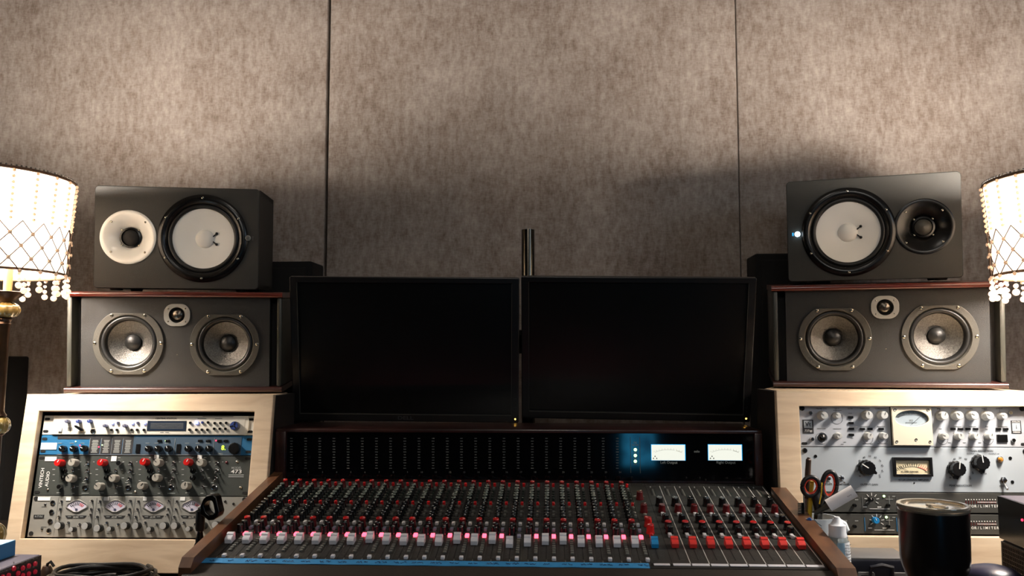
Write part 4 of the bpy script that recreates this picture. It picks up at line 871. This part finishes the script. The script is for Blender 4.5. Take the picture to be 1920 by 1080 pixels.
for x0, x1, s in ((1220.5, 1285.5, 0), (1327, 1392, 1)):
    a = BF.at(x0, 833, HG); c = BF.at(x1, 863.5, HG); w2 = (c.x-a.x)/2; h2 = (a.z-c.z)/2; cx = (a.x+c.x)/2; cz = (a.z+c.z)/2
    f = MB(); f.box(-w2, w2, -.0012, 0, -h2, h2, 'vu_edge'); f.box(-w2+.001, w2-.0016, -.0020, -.0012, -h2+.0004, h2-.001, 'vu_glow')
    for dx, dz in ((0, .004), (-.0035, -.0005), (.0035, -.0005)): f.prism([(dx-.0016, dz-.0016), (dx+.0016, dz-.0016), (dx, dz+.0018)], .0021, .0024, 'print_black', T(-w2+.0085, 0, -h2+.0055) @ OUT)
    pts = [(math.sin(t)*.05, -.0023, math.cos(t)*.03-.024) for t in [math.radians(-36+i*4) for i in range(14)]]; f.tube(pts, .0002, 'print_grey', 4)
    f.tube([(math.sin(t)*.05, -.0023, math.cos(t)*.03-.024) for t in [math.radians(20+i*4) for i in range(5)]], .0004, 'dial_cream', 4)
    for i in range(11): t = math.radians(-36+i*7); f.box(-.0002, .0002, -.0024, -.0021, -.0012, .0012, 'print_grey', M=T(math.sin(t)*.053, 0, math.cos(t)*.032-.024) @ Matrix.Rotation(t, 4, 'Y'))
    f = f.build('output_meter', br, (cx, BY-.001, cz)); f['label'] = 'lit white output meter'
# a lit screen in the room behind the camera, whose picture shows in the meter glass
m = mat('screen_picture', (0, 0, 0), .3); nt = m.node_tree; b = nt.nodes['Principled BSDF']
tc = nt.nodes.new('ShaderNodeTexCoord'); nz = nt.nodes.new('ShaderNodeTexNoise'); nz.inputs['Scale'].default_value = 9; nz.inputs['Distortion'].default_value = 1.5
cr = nt.nodes.new('ShaderNodeValToRGB'); e = cr.color_ramp.elements; e[0].position = .38; e[0].color = (.005, .01, .05, 1); e[1].position = .62; e[1].color = (.05, .5, .9, 1)
nt.links.new(tc.outputs['Object'], nz.inputs['Vector']); nt.links.new(nz.outputs['Fac'], cr.inputs[0]); nt.links.new(cr.outputs[0], b.inputs['Emission Color']); b.inputs['Emission Strength'].default_value = 7
RY = -1.4
ds = thing('display_screen', 'small upright screen with a blue picture, seen mirrored in the meter glass', 'screen', loc=(.55, RY, .02))
MB().box(-.105, .105, .0, .02, .53, .80, 'bezel', .004).build('frame', ds); MB().box(-.095, .095, .0195, .0215, .54, .79, 'screen_picture').build('picture', ds)
MB().box(-.015, .015, .0, .015, .01, .54, 'matte_black').box(-.12, .12, -.08, .1, 0, .012, 'matte_black', .003).build('stand', ds)
# blue tape along the channel names
tp = thing('masking_tape', 'blue tape strip with handwriting along the front of the mixing console', 'tape', M=CONM)
m = MB(); N_ = 60; vs = []
for i in range(N_+1):
    x = -.0292+(.7365+.0292)*i/N_; yo = .0008*math.sin(i*1.3)*.5-.0020*(i/N_)+.0008
    vs += [(x, -.0130+yo, .0012), (x, -.0335+yo, .0012+.0004*math.sin(i*.9)), (x, -.0130+yo, .0006), (x, -.0335+yo, .0006)]
fs = []
for i in range(N_): a = 4*i; b = a+4; fs += [(a, a+1, b+1, b), (a+2, b+2, b+3, a+3), (a, b, b+2, a+2), (a+1, a+3, b+3, b+1)]
fs += [(0, 2, 3, 1), (4*N_, 4*N_+1, 4*N_+3, 4*N_+2)]
m.add(vs, fs, 'tape_blue', SM); m.build('tape', tp)
ink = MB()
for i in range(24):
    if i in (0, 1, 18): n_w = 1
    else: n_w = 2
    x = i*PU-.018
    for w_ in range(n_w):
        pts = []; L2 = random.uniform(.006, .011)
        for j in range(9): pts.append((x+L2*j/8, -.0235+random.uniform(-.0035, .0035), .0018))
        ink.tube(pts, .00045, 'ink', 4, M=SM); x += L2+.0025
ink.build('handwriting', tp)
# ================================================================ lamps
def lamp(cx_px, side, D, label, shafts):
    # centre of the shade
    c = W(cx_px, 430, D); rt, rb = .176*D/1.72, .164*D/1.72
    zt = W(cx_px, 336, D).z; zb = W(cx_px, 512, D).z
    root = thing('table_lamp', label, 'lamp', loc=(c.x, c.y, DZ))
    zt -= DZ; zb -= DZ
    def rad(z): t = (z-zb)/(zt-zb); return rb+(rt-rb)*(t**1.6)
    prof = [(rad(zb+(zt-zb)*i/10), zb+(zt-zb)*i/10) for i in range(11)]
    sh = MB(); sh.ringlathe(prof, 'shade_cloth', None, 72); sh = sh.build('lampshade', root)
    tr_ = MB(); n = 72
    MB().tube([(rb*1.004*math.cos(2*PI*i/n), rb*1.004*math.sin(2*PI*i/n), zb) for i in range(n)], .0030, 'rim_trim', 6, closed=True).build('bottom_rim', sh)
    tr_.tube([(rt*1.004*math.cos(2*PI*i/n), rt*1.004*math.sin(2*PI*i/n), zt) for i in range(n)], .0034, 'rim_trim', 6, closed=True)
    for i in range(120): a = 2*PI*i/120; tr_.ball((rt*1.01*math.cos(a), rt*1.01*math.sin(a), zt+.004), .0022, 'chrome', 6)
    tr_.build('top_rim', sh)
    # bead netting on the lower half of the shade, one long net
    net = MB(); NC = 24; rows = 4; h = (zt-zb)
    def pt(i, j, off=.006):
        a = 2*PI*(i+.5*(j % 2))/NC; z = zb-.004+h*.50*(j/rows); return Vector(((rad(max(z, zb))+off)*math.cos(a), (rad(max(z, zb))+off)*math.sin(a), z))
    for j in range(rows):
        for i in range(NC):
            a = pt(i, j)
            for k2 in ((i, i-1) if j % 2 == 0 else (i, i+1)):
                net.tube([a, (a+pt(k2, j+1))/2*1.0, pt(k2, j+1)], .0011, 'wire_gold', 4)
            net.ball(a, .0042, 'bead_glass', 8)
    for i in range(NC):       # strings of beads up to the top rim
        for q in range(9):
            z = zb+h*(.50+.5*q/8.5); a = 2*PI*(i+.5)/NC; net.ball(((rad(z)+.005)*math.cos(a), (rad(z)+.005)*math.sin(a), z), .0034, 'bead_glass', 8)
    net.build('bead_net', sh)
    for i in range(NC):
        def fdrop():
            d = MB(); d.tube([(0, 0, 0), (0, 0, -.02)], .0006, 'wire_gold', 4); d.ball((0, 0, -.016), .0046, 'bead_glass', 10); d.ball((0, 0, -.028), .0066, 'bead_glass', 12); d.ball((0, 0, -.004), .0036, 'bead_glass', 8); return d
        a = 2*PI*(i+.5*0)/NC; inst('bead_drop', 'drop', fdrop, root, (rb*1.03*math.cos(a), rb*1.03*math.sin(a), zb-.006-(.006 if i % 2 else 0)))
        if i % 2 == 0: inst('bead_drop', 'drop', fdrop, root, (rb*1.02*math.cos(a+.07), rb*1.02*math.sin(a+.07), zb-.016))
    # harp crossbars holding the shade, ring and finial
    fr_ = MB()
    for i in range(3): a = i*2*PI/3+.4; fr_.tube([(0, 0, zt-.004), (rt*math.cos(a), rt*math.sin(a), zt)], .0018, 'bronze', 6)
    fr_.cyl((0, 0, .02), (0, 0, zt+.01), .005, 'bronze'); fr_.ball((0, 0, zt+.018), .010, 'amber_glass'); fr_.build('centre_rod', root)
    # shafts of turned bronze and ribbed glass, leaning slightly inwards at the top
    for ang, first in shafts:
        px_, pz_ = .070*math.cos(ang), .070*math.sin(ang)
        sf = MB(); zc = lambda y: W(cx_px, y, D).z-DZ
        top = zc(548)
        sf.lathe([(.014, .010), (.014, .028), (.012, .034), (.009, zc(1000)-.03)], 'bronze', None, 24)
        z_ = zc(985)
        pr = [(.010, .03), (.016, .036), (.010, .042), (.010, zc(815)), (.0145, zc(812)), (.0145, zc(809)), (.011, zc(806)), (.0145, zc(803))]
        sf.lathe(pr, 'bronze', None, 20)
        sf.lathe([(.0145, zc(779)), (.016, zc(777)), (.012, zc(772)), (.0105, zc(768)), (.0105, zc(612)), (.013, zc(608)), (.010, zc(604)), (.013, zc(600)), (.0115, zc(597))], 'bronze', None, 20)
        sf.lathe([(.010, zc(570)), (.016, zc(565)), (.031, zc(553)), (.033, zc(549)), (.030, zc(548)), (.008, zc(552))], 'bronze', None, 28)
        sf = sf.build('shaft', root, (px_, pz_, 0))
        def globe(za, zb2, r): 
            k = 10; mm_ = (za+zb2)/2; hh = (zb2-za)/2
            m = MB(); m.lathe([(max(.009, r*math.cos(-PI/2*.86+PI*.86*i/k)**.7), mm_+hh*math.sin(-PI/2*.86+PI*.86*i/k)/math.sin(PI/2*.86)) for i in range(k+1)], 'amber_glass', None, 60, rib=(12, .045)); return m
        globe(zc(597), zc(568), .0265).build('glass_globe', sf); globe(zc(812), zc(778), .0235).build('glass_globe', sf); globe(max(.045, zc(1020)), zc(975), .030).build('glass_globe', sf)
        sf.rotation_euler = (0, math.radians(1.6)*(1 if side < 0 else -1), 0)
        MB().lathe([(.008, zc(550)), (.0088, zc(520)), (.008, zc(490))], 'candle_wood', None, 16).build('candle_sleeve', sf)
    MB().lathe([(.080, 0), (.080, .008), (.074, .014), (.06, .022), (.02, .026)], 'bronze', None, 40).build('base', root)
    blb = MB(); zm = (zt+zb)/2; blb.ball((0, 0, zm), .026, 'bulb', 20, 1.25); blb = blb.build('bulb', root)
    pl = bpy.data.lights.new('lamp_bulb_light', 'POINT'); pl.energy = LAMP_POWER; pl.color = LAMP_COL; pl.shadow_soft_size = .07
    po = bpy.data.objects.new('lamp_bulb_light', pl); C.objects.link(po); po.parent = root; po.location = (0, 0, zm+.0); blb.visible_shadow = True
    po.location = (0.0, -0.035, zm+.022)
    return root
lamp(-36, -1, 1.72, 'bead-fringed lamp glowing white at the left edge', ((-.36, True), (2.3, False), (3.9, False)))
lamp(2040, 1, 1.72, 'bead-fringed lamp glowing white at the right edge', ((3.5, True), (.9, False), (-.7, False)))
# ================================================================ small things on the desk, left
def dbox(x0, x1, y0, y1, z0, z1, m, **k): return MB().box(x0, x1, y0, y1, z0, z1, m, **k)
dv = thing('rack_device', 'dark purple box with rows of red buttons, lower left corner', 'audio device', loc=(-.992, 1.40, DZ))
ztop = W(77.6, 1039.5, 1.60).z; hgt = ztop-DZ
xf = W(77.6, 1039.5, 1.60).x
dv.location = (xf-.12, 1.40, DZ)
MB().box(-.12, .118, -.20, .20, 0.003, hgt, 'device_grey', .002).build('body', dv)
MB().box(.118, .121, -.199, .199, .004, hgt-.001, 'box_purple').build('faceplate', dv)
lt = MB(); RX = T(.1215, 0, 0) @ Matrix.Rotation(PI/2, 4, 'Z')
for k2, (px, py) in enumerate(((64, 1057), (52, 1061), (41, 1065), (24, 1066), (64, 1072), (52, 1076), (41, 1079), (32, 1075), (14, 1079), (3, 1082))):
    q = ray(px, py); P = CAM+q*(xf/q.x); yy, zz = P.y-1.40, P.z-DZ
    MB().lathe([(.0046, 0), (.004, .003), (0, .0042)], 'button_pink', Matrix.Rotation(PI/2, 4, 'Y'), 14).build('button', dv, (.121, yy, zz))
    lt.text(('MUTE', 'SOLO', 'REC', 'A')[k2 % 4], .006, 'print_grey', T(.1214, yy, zz+.010) @ Matrix.Rotation(PI/2, 4, 'Z') @ Matrix.Rotation(PI/2, 4, 'X'))
lt.build('lettering', dv)
bx_ = W(30, 1038.5, 1.59)
bb = thing('carton', 'small blue carton lying on the purple device with red buttons', 'box', loc=(bx_.x-.09, 1.43, ztop+.0005))
MB().box(-.09, .09, -.16, .158, 0, .0285, 'blue_box', .001, seg=1).box(-.0895, .0895, -.1595, .1575, .0285, .0288, 'blue_box_top').build('carton_body', bb)
lt = MB()
for k2 in range(4): lt.text('AUDIO SYSTEM' if k2 == 1 else 'STEREO', .007, 'print_white', T(.0902, -.10+k2*.065, .014) @ Matrix.Rotation(PI/2, 4, 'Z') @ Matrix.Rotation(PI/2, 4, 'X'))
lt.prism(circ(0, 0, .012, 20, .008), 0, .0003, 'print_black', T(.06, .08, .0288)); lt.build('lettering', bb)
# cable coil
cc = W(192, 1082, 1.72); cb = MB(); pts = []
for i in range(160):
    a = 2*PI*i/26; r = .112+.006*math.sin(i*.37)-.004*(i//26); pts.append((r*math.cos(a)*1.04, r*.72*math.sin(a), .006+.0055*(i/26)+.002*math.sin(i*.9)))
cb.tube(pts, .0042, 'cable', 8)
pts = [(r_*.9, -.05+.03*math.sin(r_*40), .034) for r_ in [-.09+.009*i for i in range(16)]]; cb.tube(pts, .004, 'cable', 8)
co_ = cb.build('coiled_cable'); tag(co_, 'black cable coiled on the desk in front of the left rack', 'cable'); co_.location = (cc.x, 1.72, DZ+.0)
cn = W(88, 1064, 1.78); cnn = thing('cable_plug', 'small dark plug beside the coiled cable, under the left rack', 'plug', loc=(cn.x, 1.78, DZ))
MB().lathe([(.011, 0), (.012, .02), (.008, .03)], 'knife_brown', None, 14).build('shell', cnn); MB().tube([(0, 0, .025), (.002, -.002, .034), (.01, -.004, .040), (.018, -.004, .030)], .003, 'cable', 8).build('strain_relief', cnn)
# microphone clip on a small stand
MCY = 1.60
b0 = W(346, 1072, MCY-.02); mc = thing('microphone_clip', 'black microphone clip on a short stand, in front of the left rack', 'microphone clip', loc=(b0.x, MCY-.02, DZ))
def mp(px, py, dy=0): q = W(px, py, MCY+dy); return q-Vector((b0.x, MCY-.02, DZ))
MB().lathe([(.038, 0), (.038, .006), (.014, .012), (.006, .016)], 'matte_black', None, 28).build('base', mc)
m = MB(); m.tube([(0, 0, .012), mp(352, 1058, -.01), mp(366, 1038), mp(374, 1018)], [.009, .0085, .0085, .0075], 'gloss_black', 12); m.tube([mp(360, 1045, -.009), mp(366, 1035, -.009)], .004, 'chrome', 8); m.build('neck', mc)
MB().tube([mp(374, 1030), mp(374.5, 1012), mp(375, 1004), mp(375, 996)], [.0078, .0078, .006, .0052], 'gloss_black', 14).build('collar', mc)
MB().tube([mp(374.5, 995), mp(375, 990), mp(376, 958), mp(377, 952), mp(379, 948)], [.0072, .0085, .0086, .0075, .003], 'black_plastic', 18).build('swivel', mc)
MB().tube([mp(374.5, 1000), mp(374.7, 996)], .0055, 'chrome', 12).build('thread', mc)
mo = [mp(x, y) for x, y in ((381, 946), (386, 934), (393, 927), (404, 925), (410, 930), (413, 944), (416.5, 958), (414, 967), (405, 973), (396, 974), (387, 967), (379, 963))]
mi_ = [mp(x, y) for x, y in ((387, 946), (390, 941), (393, 937.5), (399, 936.5), (403, 938), (405, 945), (407, 955), (407, 961), (403, 963.5), (397, 964), (392, 959), (389, 953))]
m = MB(); v_ = []
for dy in (-.013, .013):
    for P_ in (mo, mi_): v_ += [p+Vector((0, dy, 0)) for p in P_]
n = 12; f_ = []
for i in range(n):
    j = (i+1) % n; f_ += [(i, j, n+j, n+i), (2*n+i, 3*n+i, 3*n+j, 2*n+j), (i, 2*n+i, 2*n+j, j), (n+i, n+j, 3*n+j, 3*n+i)]
m.add(v_, f_, 'gloss_black'); o = m.build('clip_loop', mc); bv = o.modifiers.new('bevel', 'BEVEL'); bv.width = .0022; bv.segments = 3
# ================================================================ small things, right
MY = 1.70
rim = W(1532, 968, MY)
mug = thing('flowered_mug', 'white mug with blue flower, holding scissors beside the console', 'mug', loc=(rim.x, MY, DZ))
hz_ = rim.z-DZ; mr_ = .0355
body = MB(); body.lathe([(mr_*.72, 0), (mr_*.80, .004), (mr_*.92, hz_*.5), (mr_*1.0, hz_*.95), (mr_*1.02, hz_), (mr_*.96, hz_), (mr_*.88, hz_*.5), (mr_*.7, .008), (0, .008)], 'mug_white', None, 40)
body.build('body', mug)
hp = [W(x, y, MY-.004)-Vector((rim.x, MY, DZ)) for x, y in ((1562, 977), (1572, 976), (1583, 982), (1588, 994), (1586, 1005), (1578, 1013), (1566, 1014))]
MB().tube(hp, .0052, 'mug_white', 10).build('handle', mug)
pt_ = MB()
def onmug(px, py, lift=.0006):
    q = ray(px, py); 
    lo, hi = 1.5, MY
    P = W(px, py, MY); dx = P.x-rim.x; dx = max(-.033, min(.033, dx)); y = -math.sqrt(max(0, (mr_*.99)**2-dx*dx))
    P = W(px, py, MY+y); return Vector((P.x-rim.x, y-lift, P.z-DZ))
for a in range(9):
    t = a*2*PI/9; c = onmug(1517, 975); pt_.tube([c, onmug(1517+4.5*math.cos(t), 975+4.5*math.sin(t))], [.0008, .0016], 'flower_blue', 6)
for ln in (((1520, 982), (1530, 985), (1542, 991), (1550, 996)), ((1526, 973), (1532, 980), (1540, 986), (1549, 991)), ((1518, 984), (1532, 990), (1546, 994))): pt_.tube([onmug(*q) for q in ln], .0007, 'stem_grey', 5)
pt_.build('flower_print', mug)
# scissors
def inmug(px, py, dy=0): return W(px, py, MY+dy)
sco = W(1536, 985, MY)
def loopring(cpx, cpy, rx, ry, rot, dy, m1, m2, parent):
    for rr, mt, th, nm in ((1.0, m1, .0046, 'handle'), (.80, m2, .0030, 'grip_lining')):
        pts = []
        for i in range(28):
            t = 2*PI*i/28; ax, ay = rx*rr*math.cos(t), ry*rr*math.sin(t)
            X = cpx+ax*math.cos(rot)-ay*math.sin(rot); Y = cpy+ax*math.sin(rot)+ay*math.cos(rot)
            pts.append(W(X, Y, MY+dy)-sco)
        MB().tube(pts, th, mt, 10, closed=True).build(nm, parent)
sc_ = thing('scissors', 'black and red handled scissors standing in the flowered mug', 'scissors', loc=sco)
loopring(1520, 912, 15.5, 17.5, .15, -.006, 'scissor_black', 'scissor_red', sc_)
loopring(1555, 909, 13.5, 24.5, .10, .004, 'scissor_black', 'scissor_red', sc_)
m = MB(); m.tube([W(1528, 928, MY-.004)-sco, W(1532, 945, MY)-sco, W(1534, 962, MY)-sco], [.006, .008, .006], 'scissor_black', 10); m.tube([W(1548, 930, MY+.004)-sco, W(1541, 948, MY)-sco, W(1536, 962, MY)-sco], [.006, .008, .006], 'scissor_black', 10)
m.tube([W(1541, 905, MY-.011)-sco, W(1540, 925, MY-.011)-sco, W(1536, 945, MY-.010)-sco], .0012, 'yellow', 6)
m.build('shank', sc_)
MB().tube([W(1533, 958, MY)-sco, W(1530, 990, MY)-sco, W(1526, 1040, MY)-sco], [.006, .0055, .002], 'steel', 4).build('blade', sc_)
MB().tube([W(1537, 958, MY+.003)-sco, W(1536, 990, MY+.003)-sco, W(1533, 1040, MY+.003)-sco], [.006, .0055, .002], 'steel', 4).build('blade', sc_)
# knife, pencil, comb
ko = W(1514, 1000, MY+.012)
kn = thing('utility_knife', 'brown-handled knife standing tallest in the flowered mug', 'knife', loc=ko)
MB().tube([W(x, y, MY+.016)-ko for x, y in ((1517, 858), (1516, 862), (1515, 880), (1514, 905), (1513, 935))], [.003, .0052, .0056, .0056, .005], 'knife_brown', 10).build('handle', kn)
MB().tube([W(x, y, MY+.016)-ko for x, y in ((1513, 935), (1512, 965), (1512, 1010))], [.0045, .0035, .003], 'steel', 6).build('blade', kn)
po = W(1521, 1000, MY+.004); m = MB(); m.tube([W(1523, 902, MY+.006)-po, W(1520, 930, MY+.006)-po, W(1517, 1010, MY+.006)-po], .0040, 'yellow', 6); o = m.build('pencil'); o.location = po; tag(o, 'yellow pencil standing in the flowered mug between the scissors and knife', 'pencil')
co2 = W(1503, 985, MY+.004); m = MB()
for i in range(9): a = W(1499+.6*i/9, 944+i*3, MY+.004)-co2; m.box(a.x-.003, a.x+.008, -.002, .002, a.z-.001, a.z+.001, 'knob_black')
m.box(.0, .006, -.002, .002, W(1503, 1010, MY).z-co2.z, W(1503, 943, MY).z-co2.z, 'knob_black', .001); o = m.build('comb'); o.location = co2; tag(o, 'black toothed comb at the left rim of the flowered mug', 'comb')
# white paper-wrapped stick
so = W(1552, 970, MY-.01); stk = thing('marker_pen', 'white capped marker leaning out of the flowered mug', 'marker pen', loc=so)
A_ = W(1553, 948, MY-.012)-so; B_ = W(1602, 920, MY-.022)-so
d_ = (B_-A_).normalized()
MB().cyl(A_, B_, .0118, 'paper', n=28).build('cap', stk)
MB().tube([A_-d_*.03, A_-d_*.012, A_+d_*.001], [.004, .005, .007], 'wing_grey', 12).build('tip', stk)
lt = MB()
for i in range(3): lt.ball(A_+d_*(.038+.003*i)+Vector((0, -.0118, 0)), .0008, 'print_dim', 6)
lt.build('print_mark', stk)
# bottle
BYb = 1.60; bo = W(1572, 1060, BYb); bt = thing('squeeze_bottle', 'white-capped squeeze bottle with printed label beside the flowered mug', 'bottle', loc=(bo.x, BYb, DZ))
zz_ = lambda y: W(1570, y, BYb).z-DZ
MB().lathe([(.0175, 0), (.021, .006), (.0205, zz_(1040)), (.0185, zz_(1015)), (.017, zz_(1008)), (.0145, zz_(1004))], 'bottle_clear', None, 32).build('bottle_body', bt)
MB().lathe([(.0152, zz_(1007)), (.0158, zz_(1003)), (.0152, zz_(1001)), (.0148, zz_(984)), (.0115, zz_(982)), (.0085, zz_(978)), (.0058, zz_(972)), (.0045, zz_(969)), (0, zz_(969))], 'bottle_white', None, 32).build('cap', bt)
lb = MB()
for a0, a1, mt in ((-1.9, -1.25, 'label_blue'), (-1.25, .2, 'bottle_white')):
    vs = []; k3 = 10
    for i in range(k3+1):
        a = a0+(a1-a0)*i/k3
        for r, z in ((.0198, zz_(1014)), (.0214, zz_(1040)), (.0216, .008)): vs.append((r*math.cos(a), r*math.sin(a), z))
    lb.add(vs, [(3*i+j, 3*i+3+j, 3*i+4+j, 3*i+1+j) for i in range(k3) for j in (0, 1)], mt)
for i in range(9):
    for j in range(2):
        a = -1.05+.42*j; z = zz_(1018+i*5.5); lb.box(-.0034, .0034, -.0222, -.0216, z-.0005, z+.0005, 'print_grey' if i % 3 else 'print_dim', M=Matrix.Rotation(a+PI/2, 4, 'Z'))
lb.build('label', bt)
# latch case
cy_ = 1.76; c0 = W(1588, 1046, cy_); c1 = W(1712, 1046, cy_)
cs = thing('latch_case', 'black plastic case with silver latches in front of the right rack', 'case', loc=((c0.x+c1.x)/2, cy_+.077, DZ)); hw = (c1.x-c0.x)/2; hc = c0.z-DZ
MB().box(-hw, hw, -.075, .02, 0, hc*.42, 'case_black', .006).build('body', cs)
MB().box(-hw, hw, -.077, .022, hc*.42, hc-.003, 'case_black', .004).box(-hw+.003, hw-.003, -.074, .018, hc-.004, hc, 'case_edge', .001).box(-hw, hw, -.0785, -.076, hc*.42, hc*.42+.003, 'case_edge').build('lid', cs)
for x in (-hw*.45, hw*.55): MB().plate(rrect(-.016, -.012, .016, .008, .003), [rrect(-.011, -.008, .011, .002, .002)], .004, 'case_edge', T(x, -.078, hc*.55) @ OUT, .0006).build('latch', cs)
MB().tube([(-.022, -.079, hc*.52), (-.02, -.086, hc*.80), (0, -.088, hc*.86), (.02, -.086, hc*.80), (.022, -.079, hc*.52)], .004, 'case_black', 8).build('handle', cs)
# tumbler
TY = 1.40; t0 = W(1749, 946, TY); tz = t0.z-DZ; rr = .0513
tb = thing('travel_tumbler', 'large black travel tumbler with clear lid, lower right', 'tumbler', loc=(t0.x, TY, DZ))
k_ = lambda y: W(1749, y, TY).z-DZ
MB().lathe([(.036, 0), (.0385, .003), (.0395, .03), (rr*.80, k_(1085)), (rr*.95, k_(1060)), (rr*.985, k_(1045)), (rr, k_(965)), (rr*1.0, k_(952)), (rr*.96, k_(951))], 'tumbler_black', None, 56).build('body', tb)
MB().lathe([(rr*.97, k_(958)), (rr*1.02, k_(955)), (rr*1.04, k_(948)), (rr*1.02, k_(944.5)), (rr*.92, k_(944.5)), (rr*.88, k_(949)), (0, k_(950))], 'lid_clear', None, 56).build('lid', tb)
MB().box(-.012, .012, -.03, .0, k_(949), k_(943), 'lid_clear', .002).build('lid_slider', tb)
# device on amp, right
fx = W(1870, 928.5, 1.58); az = W(1870, 1007, 1.58).z
am = thing('mesh_front_amplifier', 'brown mesh-fronted amplifier at the lower right edge', 'amplifier', loc=(fx.x+.14, 1.38, DZ))
MB().box(-.137, .14, -.2, .2, 0, az-DZ-.004, 'amp_brown', .004).build('body', am)
gm = MB(); hgt2 = az-DZ-.008
for i in range(70): y = -.195+i*.0056; gm.box(-.1395, -.1385, y, y+.0012, .004, hgt2, 'grille_mesh')
for i in range(20): z = .004+i*(hgt2-.006)/19; gm.box(-.1393, -.1383, -.195, .195, z, z+.0012, 'grille_mesh')
gm.box(-.1385, -.137, -.198, .198, .002, hgt2+.002, 'knob_black'); gm.build('grille', am)
rd = thing('rack_device', 'glossy black box with one red light, on the brown mesh amplifier', 'audio device', loc=(fx.x+.14, 1.38, az-.003))
zh = fx.z-az+.003
MB().box(-.138, .14, -.2, .2, 0, zh, 'device_grey', .002).build('body', rd)
MB().box(-.1405, -.138, -.199, .199, .002, zh-.001, 'device_black').build('faceplate', rd)
q = ray(1917.5, 975); P = CAM+q*(fx.x/q.x)
MB().lathe([(.0022, 0), (.0015, .0015), (0, .002)], 'lit_led_red', Matrix.Rotation(-PI/2, 4, 'Y'), 12).build('indicator_light', rd, (-.1405, P.y-1.38, P.z-az+.003))
# dark dome in the corner
HY = 1.48; q = W(1860, 1059, HY); ro = .0455; hh_ = q.z-DZ
hd = thing('headphones', 'dark blue headphones resting at the bottom right corner, beside the tumbler', 'headphones', loc=(q.x, HY, DZ))
def cup(): return MB().lathe([(0, 0), (ro*.5, .0), (ro*.55, .001), (ro*.6, 0)][:1]+[(ro*.92, 0), (ro, .008), (ro, .022), (ro*.92, .031), (ro*.72, .038), (ro*.4, .042), (0, .0435)], 'dome_blue', None, 44)
cup().build('ear_cup', hd, M=T(0, 0, hh_-.0435)); cup().build('ear_cup', hd, M=T(0, 0, .0435) @ Matrix.Rotation(PI, 4, 'X'))
MB().lathe([(ro*.8, .043), (ro*.95, .05), (ro*.95, hh_-.05), (ro*.8, hh_-.0435)], 'rubber', None, 44).build('ear_cushion', hd)
MB().tube([(-.01*math.sin(t), -ro-.002-.085*math.sin(t), .022+(hh_-.044)*(1-math.cos(t))/2) for t in [PI*i/16 for i in range(17)]], .006, 'rubber', 8).build('headband', hd)
